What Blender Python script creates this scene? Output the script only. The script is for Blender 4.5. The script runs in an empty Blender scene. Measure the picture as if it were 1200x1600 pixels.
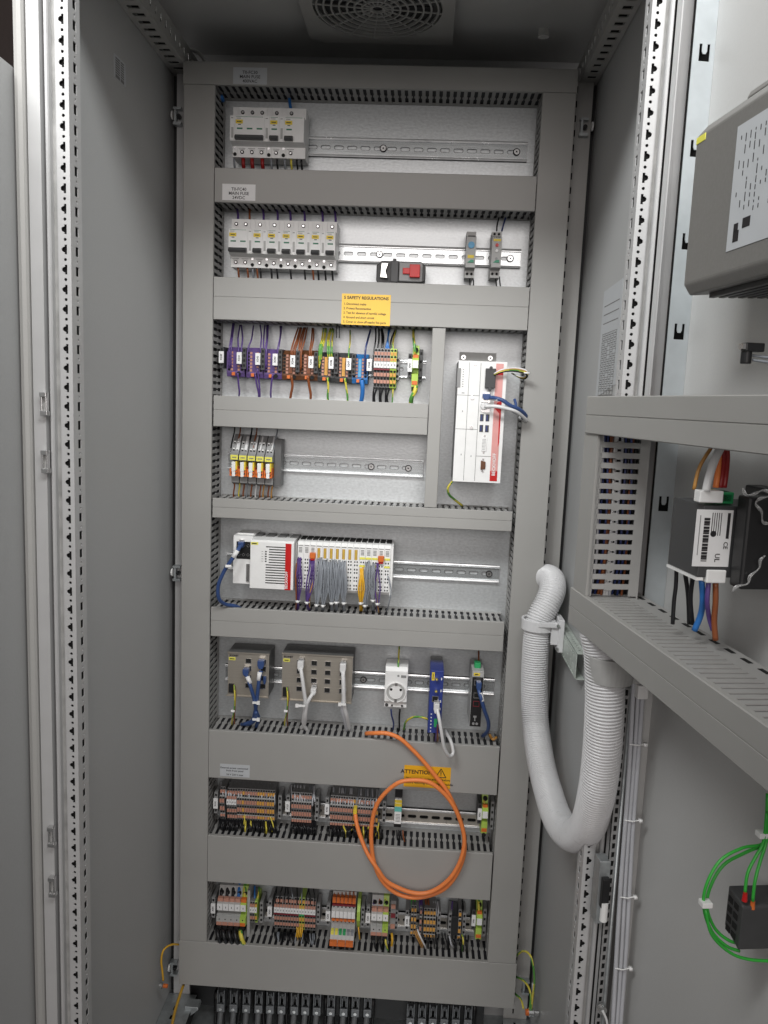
import bpy, math, random
from mathutils import Vector, Matrix, Euler
random.seed(7)
S = 0.001                                   # everything below is in millimetres
scn = bpy.context.scene
COL = scn.collection

# ------------------------------------------------------------------ camera
F_PX = 1229.77
CR = Euler((1.4321, -0.0402, 0.0504), 'XYZ')
CP = Vector((469.67, -1024.14, 1385.14))
RM = CR.to_matrix()
cd = bpy.data.cameras.new('camera'); cam = bpy.data.objects.new('camera', cd); COL.objects.link(cam)
cam.location = CP * S; cam.rotation_euler = CR
cd.sensor_fit = 'VERTICAL'; cd.sensor_height = 36; cd.lens = F_PX / 1600 * 36
cd.clip_start = 0.02; cd.clip_end = 100
scn.camera = cam
scn.render.resolution_x = 768; scn.render.resolution_y = 1024

def ray(x, y): return RM @ Vector(((x - 600) / F_PX, -(y - 800) / F_PX, -1))
def at(x, y, Y):                            # measured point of the photo on the plane at depth Y
    d = ray(x, y); return CP + d * ((Y - CP.y) / d.y)
def atX(x, y, X):
    d = ray(x, y); return CP + d * ((X - CP.x) / d.x)
def atZ(x, y, Z):
    d = ray(x, y); return CP + d * ((Z - CP.z) / d.z)
def rect(x0, y0, x1, y1, Y):
    a = at(x0, y0, Y); b = at(x1, y1, Y)
    return min(a.x, b.x), max(a.x, b.x), min(a.z, b.z), max(a.z, b.z)
DA = math.radians(8.5)                      # the door stands open past the right angle
DU = Vector((math.sin(DA), -math.cos(DA), 0)); DN = Vector((-math.cos(DA), -math.sin(DA), 0)); DO = Vector((792, 0, 0))
def D(u, n, z): return DO + DU * u + DN * n + Vector((0, 0, z))
def Dx(v): return D(v[0], v[1], v[2])
def atD(x, y, n):
    d = ray(x, y); p0 = DO + DN * n; q = CP + d * ((p0 - CP).dot(DN) / d.dot(DN)); return (q - DO).dot(DU), q.z
def atU(x, y, u):
    d = ray(x, y); p0 = DO + DU * u; q = CP + d * ((p0 - CP).dot(DU) / d.dot(DU)); return (q - DO).dot(DN), q.z

# ------------------------------------------------------------------ materials
def srgb(c):
    return tuple((v / 255 / 12.92 if v / 255 <= 0.04045 else ((v / 255 + 0.055) / 1.055) ** 2.4) for v in c)
MATS = {}
def mat(name, col, rough=0.5, metal=0.0, var=0.06, bump=0.0, nscale=60, stretch=(1, 1, 1), spec=0.5, coat=0, trans=0):
    m = bpy.data.materials.new(name); m.use_nodes = True; nt = m.node_tree
    b = nt.nodes['Principled BSDF']
    b.inputs['Roughness'].default_value = rough; b.inputs['Metallic'].default_value = metal
    b.inputs['Specular IOR Level'].default_value = spec
    b.inputs['Coat Weight'].default_value = coat
    b.inputs['Transmission Weight'].default_value = trans
    tc = nt.nodes.new('ShaderNodeTexCoord'); mp = nt.nodes.new('ShaderNodeMapping')
    mp.inputs['Scale'].default_value = stretch
    nz = nt.nodes.new('ShaderNodeTexNoise'); nz.inputs['Scale'].default_value = nscale; nz.inputs['Detail'].default_value = 5
    nt.links.new(tc.outputs['Object'], mp.inputs['Vector']); nt.links.new(mp.outputs['Vector'], nz.inputs['Vector'])
    rp = nt.nodes.new('ShaderNodeMapRange'); rp.inputs['From Min'].default_value = 0.3; rp.inputs['From Max'].default_value = 0.7
    rp.inputs['To Min'].default_value = 1 - var; rp.inputs['To Max'].default_value = 1 + var
    nt.links.new(nz.outputs['Fac'], rp.inputs['Value'])
    mx = nt.nodes.new('ShaderNodeVectorMath'); mx.operation = 'SCALE'; mx.inputs[0].default_value = col[:3]
    nt.links.new(rp.outputs['Result'], mx.inputs['Scale']); nt.links.new(mx.outputs['Vector'], b.inputs['Base Color'])
    r2 = nt.nodes.new('ShaderNodeMapRange'); r2.inputs['To Min'].default_value = max(0.02, rough - 0.08); r2.inputs['To Max'].default_value = min(1, rough + 0.08)
    nt.links.new(nz.outputs['Fac'], r2.inputs['Value']); nt.links.new(r2.outputs['Result'], b.inputs['Roughness'])
    if bump:
        bp = nt.nodes.new('ShaderNodeBump'); bp.inputs['Strength'].default_value = bump; bp.inputs['Distance'].default_value = 0.001
        nt.links.new(nz.outputs['Fac'], bp.inputs['Height']); nt.links.new(bp.outputs['Normal'], b.inputs['Normal'])
    MATS[name] = m
    return m
DUCT = mat('duct_plastic', (.36, .355, .34), .45, var=.03, nscale=9, bump=.05)
DUCTW = mat('duct_wall_plastic', (.36, .355, .345), .5, var=.04)
PAINT = mat('cabinet_paint', (.43, .425, .41), .42, var=.025, bump=.12, nscale=500)
PANEL = mat('panel_paint', (.45, .455, .455), .5, var=.03, bump=.15, nscale=350)
FRAME = mat('frame_paint', (.52, .52, .52), .35, var=.03, nscale=30)
GROOVE = mat('smudged_seal_channel', (.4, .4, .39), .6, var=.22, nscale=25, stretch=(1, 1, 1.6))
DOORP = mat('door_paint', (.55, .55, .54), .4, var=.02, bump=.1, nscale=400)
ZPLATE = mat('galvanised_plate', (.61, .635, .645), .4, .62, var=.1, bump=.2, nscale=230, stretch=(.7, 1, 1.2))
ZINC = mat('zinc_rail', (.6, .63, .64), .26, .75, var=.05, nscale=40, stretch=(.1, 1, 4))
LIP = mat('zinc_edge_glint', (.9, .92, .93), .25, .6, var=.03)  # rail lips coloured paler than the web to carry their glint
ZDULL = mat('dull_zinc', (.5, .53, .54), .42, .75, var=.12, nscale=80)
ZGREEN = mat('passivated_zinc', (.62, .68, .63), .4, .35, var=.14, nscale=60)
STEEL = mat('screw_steel', (.7, .7, .7), .25, 1.0)
CHROME = mat('chrome_clip', (.85, .84, .82), .12, 1.0)
STAIN = mat('brushed_stainless', (.5, .46, .4), .32, .6, var=.05, nscale=120, stretch=(.1, 1, 5))
BLACK = mat('black_plastic', (.012, .012, .013), .4)
HOLE = mat('recess_shade', (.006, .006, .006), .8)  # near-black colour that stands for the shade inside holes and gaps
RUBBER = mat('black_rubber_seal', (.02, .02, .021), .6)
CHAR = mat('charcoal_plastic', (.055, .056, .058), .45)
DGREY = mat('dark_grey_plastic', (.12, .12, .12), .45)
MGREY = mat('mid_grey_plastic', (.27, .27, .27), .45)
LGREY = mat('light_grey_plastic', (.44, .44, .43), .45)
HMI = mat('grey_housing', (.2, .195, .185), .45, bump=.1, nscale=300)
WHITE = mat('white_plastic', (.85, .85, .84), .35, var=.03)
OFFW = mat('off_white_plastic', (.86, .86, .85), .4, var=.03)
PAPER = mat('white_label', (.82, .82, .82), .55, var=.02)
GPAPER = mat('grey_label', (.52, .54, .56), .5, var=.02)
YEL = mat('yellow_tag', (.82, .62, .05), .45, var=.04)
LYEL = mat('pale_yellow_tag', (.8, .76, .12), .45, var=.04)
SIGN = mat('amber_sign', (.85, .45, .02), .35, var=.03)
SIGN2 = mat('light_amber_sign', (.85, .52, .06), .35, var=.03)
INK = mat('black_ink', (.02, .018, .02), .6)
GINK = mat('grey_ink', (.2, .2, .2), .6)
GREENINK = mat('green_print', (.02, .18, .09), .5)
WINK = mat('white_print', (.8, .8, .8), .5)
RED = mat('red_plastic', (.55, .012, .012), .35)
PINKR = mat('pale_red_film', (.72, .34, .32), .3)  # pale red base of the computer stripe, stronger red laid over parts
ORP = mat('orange_plastic', (.68, .16, .03), .4)
TBODY = mat('terminal_body', (.2, .2, .2), .45)
CLAMP = mat('dull_clamp_steel', (.2, .21, .22), .45, .5, var=.15)
TERM = mat('salmon_push_button', (.5, .245, .18), .5, var=.1)
AMB = mat('amber_push_button', (.66, .34, .07), .5, var=.1)
MAROON = mat('maroon_bridge', (.2, .02, .03), .45)
PURP = mat('purple_plastic', (.13, .08, .24), .45)
BLUEP = mat('blue_plastic', (.03, .16, .42), .4)
DBLUE = mat('deep_blue_case', (.03, .05, .24), .35)
BROWNP = mat('brown_plastic', (.13, .05, .02), .45)
GYP = mat('green_yellow_plastic', (.42, .6, .1), .45)
GRNP = mat('green_plastic', (.03, .35, .12), .4)
CLEAR = mat('clear_wrap', (.75, .75, .75), .12, spec=.8, trans=.75)
TEAL = mat('teal_label', (.15, .55, .5), .45)
AMBW = mat('amber_window', (.45, .26, .08), .3)
LBLUE = mat('light_blue_dial', (.1, .36, .6), .4)
FINGRN = mat('green_lever', (.03, .28, .16), .4)
def wiremat(n, c, r=.35): return mat(n, c, r, var=.05, nscale=30)
W_PUR = wiremat('violet_wire', (.1, .055, .22)); W_BRN = wiremat('brown_wire', (.25, .075, .025)); W_BLK = wiremat('black_wire', (.012, .012, .014))
W_BLU = wiremat('blue_wire', (.03, .17, .5)); W_NAVY = wiremat('navy_wire', (.03, .045, .16)); W_GRY = wiremat('grey_wire', (.26, .28, .31))
W_DKG = wiremat('dark_grey_cable', (.13, .135, .14)); W_WHT = wiremat('white_wire', (.72, .72, .72)); W_ORG = wiremat('orange_fibre_cable', (.9, .26, .07), .4); W_YEL = wiremat('yellow_wire', (.75, .42, .03))
W_RED = wiremat('red_wire', (.3, .015, .015)); W_GRN = wiremat('green_wire', (.04, .42, .05)); W_LG = wiremat('light_grey_cable', (.52, .53, .56))
W_YLG = wiremat('yellow_stripe_wire', (.7, .6, .08)); W_GST = wiremat('green_stripe_wire', (.1, .32, .06)); W_DBL = wiremat('dark_blue_lan', (.04, .08, .22)); W_TAN = wiremat('amber_wire', (.5, .25, .06))
HOSE = mat('white_corrugated_plastic', (.7, .7, .71), .3, var=.02)
WALLM = mat('room_wall', (.09, .07, .065), .8); FLOORM = mat('floor_screed', (.1, .098, .095), .5, var=.1, nscale=3)

# ------------------------------------------------------------------ mesh building
class MB:
    def __init__(s, xf=None): s.v = []; s.f = []; s.mi = []; s.xf = xf; s.sm = False
    def _add(s, vs, fs, m):
        o = len(s.v)
        s.v += [Vector(s.xf(v)) if s.xf else Vector(v) for v in vs]
        s.f += [tuple(i + o for i in f) for f in fs]; s.mi += [m] * len(fs); return s
    def box(s, x0, x1, y0, y1, z0, z1, m=0):
        vs = [(x0, y0, z0), (x1, y0, z0), (x1, y1, z0), (x0, y1, z0), (x0, y0, z1), (x1, y0, z1), (x1, y1, z1), (x0, y1, z1)]
        return s._add(vs, [(0, 3, 2, 1), (4, 5, 6, 7), (0, 1, 5, 4), (1, 2, 6, 5), (2, 3, 7, 6), (3, 0, 4, 7)], m)
    def prism(s, pts, axis, a0, a1, m=0):    # pts are 2-D in the other two axes, kept in x, y, z order
        def mk(p, a):
            return (a, p[0], p[1]) if axis == 0 else (p[0], a, p[1]) if axis == 1 else (p[0], p[1], a)
        n = len(pts); vs = [mk(p, a0) for p in pts] + [mk(p, a1) for p in pts]
        return s._add(vs, [tuple(range(n))[::-1], tuple(range(n, 2 * n))] + [(i, (i + 1) % n, n + (i + 1) % n, n + i) for i in range(n)], m)
    def cyl(s, c, axis, r, h, m=0, n=16, r2=None):
        r2 = r if r2 is None else r2
        e = [(1, 2), (0, 2), (0, 1)][axis]; vs = []
        for k, rr in ((0, r), (1, r2)):
            for i in range(n):
                p = [c[0], c[1], c[2]]; p[axis] += h * k
                p[e[0]] += rr * math.cos(2 * math.pi * i / n); p[e[1]] += rr * math.sin(2 * math.pi * i / n); vs.append(tuple(p))
        return s._add(vs, [tuple(range(n)), tuple(range(n, 2 * n))[::-1]] + [(i, n + i, n + (i + 1) % n, (i + 1) % n) for i in range(n)], m)
    def ring(s, c, axis, r0, r1, h, m=0, n=24):
        e = [(1, 2), (0, 2), (0, 1)][axis]; vs = []
        for k in (0, 1):
            for rr in (r0, r1):
                for i in range(n):
                    p = [c[0], c[1], c[2]]; p[axis] += h * k
                    p[e[0]] += rr * math.cos(2 * math.pi * i / n); p[e[1]] += rr * math.sin(2 * math.pi * i / n); vs.append(tuple(p))
        fs = []
        for i in range(n):
            j = (i + 1) % n
            fs += [(i, j, n + j, n + i), (2 * n + i, 3 * n + i, 3 * n + j, 2 * n + j), (i, 2 * n + i, 2 * n + j, j), (n + i, n + j, 3 * n + j, 3 * n + i)]
        return s._add(vs, fs, m)
    def tube(s, pts, r, m=0, sides=7, seg=5, m2=None, smooth=True, rf=None):
        P = [Vector(p) for p in pts]
        if smooth and len(P) > 2:
            Q = [P[0] * 2 - P[1]] + P + [P[-1] * 2 - P[-2]]; out = []
            for i in range(1, len(Q) - 2):
                for k in range(seg):
                    t = k / seg; a, b, c, d = Q[i - 1], Q[i], Q[i + 1], Q[i + 2]
                    out.append(.5 * ((2 * b) + (c - a) * t + (2 * a - 5 * b + 4 * c - d) * t * t + (3 * b - a - 3 * c + d) * t ** 3))
            out.append(P[-1]); P = out
        s.sm = True
        vs = []; up = None; n = len(P)
        for i, p in enumerate(P):
            t = (P[min(i + 1, n - 1)] - P[max(i - 1, 0)])
            t = t.normalized() if t.length > 1e-9 else Vector((0, 0, 1))
            if up is None:
                up = Vector((0, 1, 0)) if abs(t.y) < .9 else Vector((1, 0, 0))
            a = (up - t * up.dot(t)); a = a.normalized() if a.length > 1e-6 else t.orthogonal().normalized(); up = a; b = t.cross(a)
            rr = rf(i / (n - 1)) if rf else r
            for k in range(sides):
                w = 2 * math.pi * k / sides; vs.append(tuple(p + a * (rr * math.cos(w)) + b * (rr * math.sin(w))))
        o = len(s.v); s.v += [Vector(s.xf(v)) if s.xf else Vector(v) for v in vs]
        for i in range(n - 1):
            for k in range(sides):
                j = (k + 1) % sides
                s.f.append((o + i * sides + k, o + i * sides + j, o + (i + 1) * sides + j, o + (i + 1) * sides + k))
                s.mi.append(m2 if (m2 is not None and ((k + i // 2) % sides) < sides // 2) else m)
        s.f.append(tuple(o + k for k in range(sides))[::-1]); s.mi.append(m)
        s.f.append(tuple(o + (n - 1) * sides + k for k in range(sides))); s.mi.append(m)
        return s
    def add_mesh(s, vs, fs, m=0): return s._add(vs, fs, m)
    def build(s, name, mats, parent=None, bevel=0, label=None, cat=None, group=None, kind=None, smooth=None):
        me = bpy.data.meshes.new(name)
        off = Vector(parent.location) / S if parent else Vector((0, 0, 0))
        if parent and parent.parent: off = off + Vector(parent.parent.location) / S
        me.from_pydata([tuple((v - off) * S) for v in s.v], [], s.f)
        mats = mats if isinstance(mats, (list, tuple)) else [mats]
        for m in mats: me.materials.append(m)
        me.polygons.foreach_set('material_index', s.mi)
        if (s.sm if smooth is None else smooth): me.polygons.foreach_set('use_smooth', [True] * len(s.f))
        me.update(); me.validate()
        o = bpy.data.objects.new(name, me); COL.objects.link(o)
        if parent: o.parent = parent
        if bevel:
            b = o.modifiers.new('bevel', 'BEVEL'); b.width = bevel * S; b.segments = 2; b.limit_method = 'ANGLE'
        tag(o, label, cat, group, kind)
        return o
def tag(o, label=None, cat=None, group=None, kind=None):
    if label: o['label'] = label
    if cat: o['category'] = cat
    if group: o['group'] = group
    if kind: o['kind'] = kind
    return o
def thing(name, label, cat, loc=(0, 0, 0), group=None, kind=None):
    o = bpy.data.objects.new(name, None); COL.objects.link(o); o.location = Vector(loc) * S
    o.empty_display_size = .02
    return tag(o, label, cat, group, kind)
def dup(root, loc, label=None, group=None):
    r = root.copy(); COL.objects.link(r); r.location = Vector(loc) * S
    if label: r['label'] = label
    if group: r['group'] = group
    for ch in list(root.children):
        c = ch.copy(); COL.objects.link(c); c.parent = r
        for g in list(ch.children):
            d = g.copy(); COL.objects.link(d); d.parent = c
    return r
FONT = {}
def text_mesh(s, size, align='CENTER', bold=0.0):
    cu = bpy.data.curves.new('t', 'FONT'); cu.body = s; cu.size = size; cu.align_x = align; cu.align_y = 'CENTER'; cu.offset = bold; cu.space_line = 1.0; cu.resolution_u = 2
    o = bpy.data.objects.new('t', cu); COL.objects.link(o)
    dg = bpy.context.evaluated_depsgraph_get(); me = bpy.data.meshes.new_from_object(o.evaluated_get(dg))
    vs = [tuple(v.co) for v in me.vertices]; fs = [tuple(p.vertices) for p in me.polygons]
    bpy.data.objects.remove(o); bpy.data.curves.remove(cu); bpy.data.meshes.remove(me)
    return vs, fs
def text(mb, s, x, y, z, size, m, align='CENTER', rot=0, bold=0.0, wide=1.0):
    """lettering lying 0.25 mm proud of a surface that faces -Y; rot in degrees, seen from the front"""
    vs, fs = text_mesh(s, size, align, bold); c, sn = math.cos(math.radians(rot)), math.sin(math.radians(rot))
    mb.add_mesh([(x + (v[0] * wide * c - v[1] * sn), y, z + (v[0] * wide * sn + v[1] * c)) for v in vs], fs, m)
def holed(outer, holes, t):
    """flat sheet with real holes: returns verts (a, b, depth) and faces"""
    cu = bpy.data.curves.new('h', 'CURVE'); cu.dimensions = '2D'; cu.fill_mode = 'BOTH'; cu.extrude = t / 2
    for poly in [outer] + holes:
        sp = cu.splines.new('POLY'); sp.points.add(len(poly) - 1)
        for i, p in enumerate(poly): sp.points[i].co = (p[0], p[1], 0, 1)
        sp.use_cyclic_u = True
    o = bpy.data.objects.new('h', cu); COL.objects.link(o)
    dg = bpy.context.evaluated_depsgraph_get(); me = bpy.data.meshes.new_from_object(o.evaluated_get(dg))
    vs = [tuple(v.co) for v in me.vertices]; fs = [tuple(p.vertices) for p in me.polygons]
    bpy.data.objects.remove(o); bpy.data.curves.remove(cu); bpy.data.meshes.remove(me)
    return vs, fs
def celled(a0, a1, z0, z1, pitch, cell, t):
    """long perforated strip: one punched cell, centred on its own origin, repeated; cell(k) gives holes for z in -pitch/2..pitch/2"""
    n = int((z1 - z0) / pitch); ac = (a0 + a1) / 2; h = (a1 - a0) / 2; V = []; Fc = []; cache = {}
    for i in range(n):
        hs = cell(i); key = repr(hs)
        if key not in cache: cache[key] = holed([(-h, -pitch / 2), (h, -pitch / 2), (h, pitch / 2), (-h, pitch / 2)], hs, t)
        vs, fs = cache[key]; zc = z1 - pitch * (i + .5); o = len(V)
        V += [(v[0] + ac, v[1] + zc, v[2]) for v in vs]; Fc += [tuple(k + o for k in f) for f in fs]
    zr = z1 - pitch * n; o = len(V)
    if zr - z0 > .5:
        for w in (-t / 2, t / 2): V += [(a0, z0, w), (a1, z0, w), (a1, zr, w), (a0, zr, w)]
        Fc += [(o, o + 1, o + 2, o + 3), (o + 7, o + 6, o + 5, o + 4)]
    return V, Fc
def circ(x, y, r, n=10): return [(x + r * math.cos(2 * math.pi * i / n), y + r * math.sin(2 * math.pi * i / n)) for i in range(n)]
def rrect(x0, x1, y0, y1): return [(x0, y0), (x1, y0), (x1, y1), (x0, y1)]
def slot(x0, x1, y0, y1, n=5):
    r = (y1 - y0) / 2; cy = (y0 + y1) / 2
    return [(x1 - r + r * math.cos(a), cy + r * math.sin(a)) for a in [(-.5 + i / n) * math.pi for i in range(n + 1)]] + \
           [(x0 + r + r * math.cos(a), cy + r * math.sin(a)) for a in [(.5 + i / n) * math.pi for i in range(n + 1)]]
YP = 537.0           # front of the mounting plate
YC = 457.0           # front of the duct covers
def wire(name, pts, r, m, label, cat='wire', group=None, m2=None, sides=6, ferrule=None):
    """a wire through measured points (px, py, depth)"""
    b = MB(); b.tube([at(*p) for p in pts], r, 0, sides=sides, m2=(1 if m2 else None))
    return b.build(name, [m] + ([m2] if m2 else []), label=label, cat=cat, group=group)

# ------------------------------------------------------------------ the room
b = MB(); b.box(-9000, 9000, -9000, 4000, -30, -12); b.build('floor', FLOORM, kind='structure')
b = MB(); b.box(-6000, 6000, 2600, 2650, -12, 4000); b.build('room_wall', WALLM, label='dark brown room wall showing beyond the cabinet at upper left', cat='wall')

# ------------------------------------------------------------------ the cabinet
cab = thing('electrical_cabinet', 'open light grey steel switchgear cabinet with perforated frame holding all the wiring ducts', 'cabinet', (370, 250, 0))
XL, XR = -25.0, 757.0
b = MB(); b.box(XL - 2, XL, 6, 595, 0, 1996); b.build('side_panel', PANEL, cab)
b = MB(); b.box(XR, XR + 2, 30, 595, 0, 1996); b.build('side_panel', PANEL, cab)
b = MB(); b.box(XL, XR, 595, 598, 0, 2040); b.build('rear_panel', PANEL, cab)
b = MB(); b.box(XL - 10, XR + 10, 0, 598, 2040, 2043); b.build('roof_panel', DOORP, cab)
b = MB(); b.box(XL, XR, 40, 595, 20, 23); b.build('floor_panel', ZDULL, cab)
b = MB(); b.box(2, 732, YP, YP + 3, 120, 1985); b.build('mounting_plate', ZPLATE, cab)
# front posts
def bell(x, z, d):      # the clover shaped system punching
    return [(x + d * p[0], z + p[1]) for p in [(3, -6), (3, 6), (-.2, 6), (-.2, 3.6), (-2.4, 2.8), (-4, 1.2), (-4, -1.2), (-2.4, -2.8), (-.2, -3.6), (-.2, -6)]]
def post(xs, d, z_off):
    x_in, x_face, x_groove, x_lip, x_out = xs
    root = MB(); z = 1850 + z_off
    while z + 6.25 + 25 < 2000: z += 25
    a, c = sorted((x_in, x_face)); sg = -d
    vs, fs = celled(a, c, 20, z + 6.25, 25, lambda k: [circ(sg * -.6, 6.25, 2.0), bell(sg * .2, -6.25, d)], 1.5)
    root.add_mesh([(v[0], v[2] + .75, v[1]) for v in vs], fs, 0)
    root.box(a, c, 0, 1.5, z + 6.3, 2000, 0)
    vs, fs = celled(1.6, 34, 20, z + 6.25, 25, lambda k: [rrect(-4, 6, -12, 0), circ(1, 6.5, 2)], 1.5)
    root.add_mesh([(x_in + v[2] - d * .75, v[0], v[1]) for v in vs], fs, 0)
    root.box(a + 2, c - 2, 5, 6, 25, 1995, 3); root.box(min(x_in - d * 5, x_in - d * 4.2), max(x_in - d * 5, x_in - d * 4.2), 7, 32, 25, 1995, 3)  # near-black backing strips put shade behind the punched holes
    a, c = sorted((x_groove, x_face)); root.box(a, c, 7, 9, 20, 2000, 1)
    w = 1.5 * (-1 if x_groove < x_face else 1)
    a, c = sorted((x_face, x_face + w)); root.box(a, c, 1.6, 7, 20, 2000, 0)
    a, c = sorted((x_lip, x_groove)); root.prism([(a, 9), (a, -1), (a + 1.2, -3), (c - 1.2, -3), (c, -1), (c, 9)], 2, 20, 2000, 0)
    a, c = sorted((x_out, x_lip)); root.box(a, c, 6, 10, 20, 2000, 2)
    a, c = sorted((x_in - d * 3, x_face)); root.box(a + .5, c - .5, 34.5, 36, 20, 2000, 2)
    return root.build('frame_post', [FRAME, GROOVE, RUBBER, HOLE], cab)
def X0(x, y=600): return at(x, y, 0).x
post([X0(114), X0(95), X0(85), X0(78.6), X0(74.5)], 1, 0)
def Xr(x): return at(x, 200, 0).x
post([Xr(1004), Xr(1023.5), Xr(1032), Xr(1039), Xr(1044.5)], -1, 7)
# outer frame strips left of the left post
b = MB()
x0, x1, x2, x3 = X0(37), X0(54), X0(55.3), X0(74.3)
b.prism([(x0, 30), (x0, -6), (x0 + 3, -12), (x0 + 8, -14), (x1 - 2, -12), (x1, -9), (x1, 30)], 2, 0, 2100)
b.build('neighbouring_frame_strip', PAINT, label='rounded light grey edge strip of the neighbouring cabinet at far left', cat='strip')
b = MB(); b.box(x2, x3, -6, 30, 0, 2100)
b.build('flat_frame_strip', FRAME, label='flat pale strip carrying the door catches beside the left post', cat='strip')
b = MB(); b.box(x0 - 5, x3 + 6, 30, 33, 0, 2100); b.build('sealing_profile', RUBBER, label='black seal in the gap behind the left edge strips', cat='seal')
for i, (cx, cy) in enumerate(((71, 631), (73, 721), (82, 1305), (83.5, 1383))):
    p = at(cx, cy, -8); t = thing('door_catch', ['upper', 'lower'][i % 2] + ' steel door catch of the ' + ['top', 'bottom'][i // 2] + ' pair on the pale left strip', 'catch', (p.x, -6, p.z), 'steel catches on the left strip')
    b = MB(); b.box(p.x - 4.5, p.x - 2.2, -13, -6, p.z - 13, p.z + 13); b.box(p.x + 1.5, p.x + 3.6, -13, -6, p.z - 12, p.z + 10); b.box(p.x - 4.5, p.x + 5, -15, -6, p.z - 15, p.z - 9); b.box(p.x - 5, p.x + 4, -15, -6, p.z + 9, p.z + 15); b.build('bracket', STEEL, t, bevel=.7)
    b = MB(); b.box(p.x - 2.1, p.x + 1.4, -9, -6, p.z - 9, p.z + 9); b.build('roller', LGREY, t)
# grey leaf at the far left
b = MB(); P = x0 - 1.5
b.box(P - 30, P, -900, 24, 0, 1778)
b.build('neighbouring_door', PANEL, label='plain grey panel of the neighbouring cabinet at the far left edge', cat='panel')
# rear posts with slot rows
vs, fs = celled(700, 749, 90, 1972, 25, lambda k: [rrect(-6, -3, -6, 6)], 1.5)
b = MB(); b.add_mesh([(v[0], 508 + v[2], v[1]) for v in vs], fs, 0); b.box(716, 724, 512, 513, 95, 1970, 1); b.box(747, 749, 509, 560, 90, 1972); b.box(733, 734.2, 506.4, 507.2, 90, 1972)
b.build('rear_post', [PAINT, HOLE], cab)
b = MB(); b.box(-15, 20, 508, 510, 90, 1972); b.box(-15, -13, 510, 560, 90, 1972); b.build('rear_post', [FRAME], cab)
b = MB(); b.box(XL + .5, -15.5, 520, 594, 90, 1990); b.box(749.5, XR - .5, 520, 594, 90, 1990); b.build('corner_gap_shade', RUBBER, cab)  # black blocks stand for the shade in the rear corner gaps
# roof rails along both sides
def roofrail(xa, xb, d):
    b = MB(); lo, hi = sorted((xa, xb))
    h1 = [rrect(lo + 9, hi - 8, 30 + 25 * i, 40 + 25 * i) for i in range(20)]
    vs, fs = holed(rrect(lo, hi, 2, 560), h1, 1.5); b.add_mesh([(v[0], v[1], 1972 + v[2]) for v in vs], fs, 0)
    h2 = [rrect(32 + 25 * i, 38 + 25 * i, 1984, 1998) for i in range(20)]
    vs, fs = holed(rrect(2, 560, 1972.8, 2010), h2, 1.5); b.add_mesh([(xb + v[2], v[0], v[1]) for v in vs], fs, 0)
    b.box(lo + 1, hi - 2, 2, 560, 1990, 1991, 1)
    b.build('roof_rail', [PAINT, HOLE], cab)
roofrail(XL + 1, 12, 1); roofrail(XR - 1, 724, -1)
b = MB(); b.box(XL, XR, 1, 40, 1935, 2040); b.build('roof_rail', PAINT, cab)  # front rail out of view, its drop shaped to shade the upper rows
# base rails
def baserail(lo, hi):
    h = [rrect(lo + 22, lo + 27, 60 + 25 * i, 72 + 25 * i) for i in range(18)]
    b = MB(); vs, fs = holed(rrect(lo, hi, 2, 506), h, 1.5); b.add_mesh([(v[0], v[1], 92 + v[2]) for v in vs], fs, 0)
    b.box(lo, hi, 3, 505, 60, 88, 1); b.build('base_rail', [ZDULL, HOLE], cab)
baserail(XL + 1, 36); baserail(698, XR - 1)
# panel clips on rear posts
def clip(px, py, d, Y=500):
    p = at(px, py, Y); b = MB()
    b.box(p.x - 9, p.x + 6, Y - 6, Y + 8, p.z - 16, p.z - 11); b.box(p.x - 9, p.x + 6, Y - 6, Y + 8, p.z + 11, p.z + 15); b.box(p.x - 7, p.x - 3, Y - 4, Y + 8, p.z - 12, p.z + 12)
    b.cyl((p.x + 1, Y - 5, p.z), 1, 4, 8, 1, n=10); b.cyl((p.x - d * 12, Y - 2, p.z + 1), 0, 8, 3, 2, n=12)
    b.build('panel_clip', [ZDULL, BLACK, OFFW], cab)
clip(279, 182, 1); clip(278, 895, 1); clip(273, 1512, 1); clip(913, 199, -1, 500); clip(822, 1541, -1, 500)
b = MB(); b.cyl(tuple(at(849, 58, 380)), 2, 9, 12, 0, n=14); b.build('roof_plug', PAINT, cab)
# stickers on the side panels
def sideq(x0, x1, pts, name, m, **k):
    b = MB(); vs = [tuple(atX(*p, x0)) for p in pts]; vs2 = [(x1, v[1], v[2]) for v in vs]
    b.add_mesh(vs + vs2, [(0, 1, 2, 3), (7, 6, 5, 4), (0, 4, 5, 1), (1, 5, 6, 2), (2, 6, 7, 3), (3, 7, 4, 0)]); return b.build(name, m, **k), vs
stk, vs = sideq(XL + .6, XL + .1, [(178, 82), (196, 100), (197, 137), (179, 119)], 'rating_sticker', GPAPER, label='small silver rating sticker on the left side panel near the top', cat='sticker')
ya, yb = vs[0][1], vs[1][1]; za, zb = vs[2][2], vs[1][2]
b = MB()
zt0, zt1, zb0_, zb1_ = vs[0][2], vs[1][2], vs[3][2], vs[2][2]
for i in range(8):
    f = .1 + i * .105
    for g0, g1 in ((.12, .5), (.56, .86)):
        q = [ya + (yb - ya) * g for g in (g0, g1)]; zq = [(zt0 + (zt1 - zt0) * g) * (1 - f) + (zb0_ + (zb1_ - zb0_) * g) * f for g in (g0, g1)]
        b.add_mesh([(XL + .75, q[0], zq[0]), (XL + .75, q[1], zq[1]), (XL + .75, q[1], zq[1] - (2.4 if i < 7 else 5)), (XL + .75, q[0], zq[0] - (2.4 if i < 7 else 5))], [(0, 1, 2, 3)])
b.build('print', GINK, stk)
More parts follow.
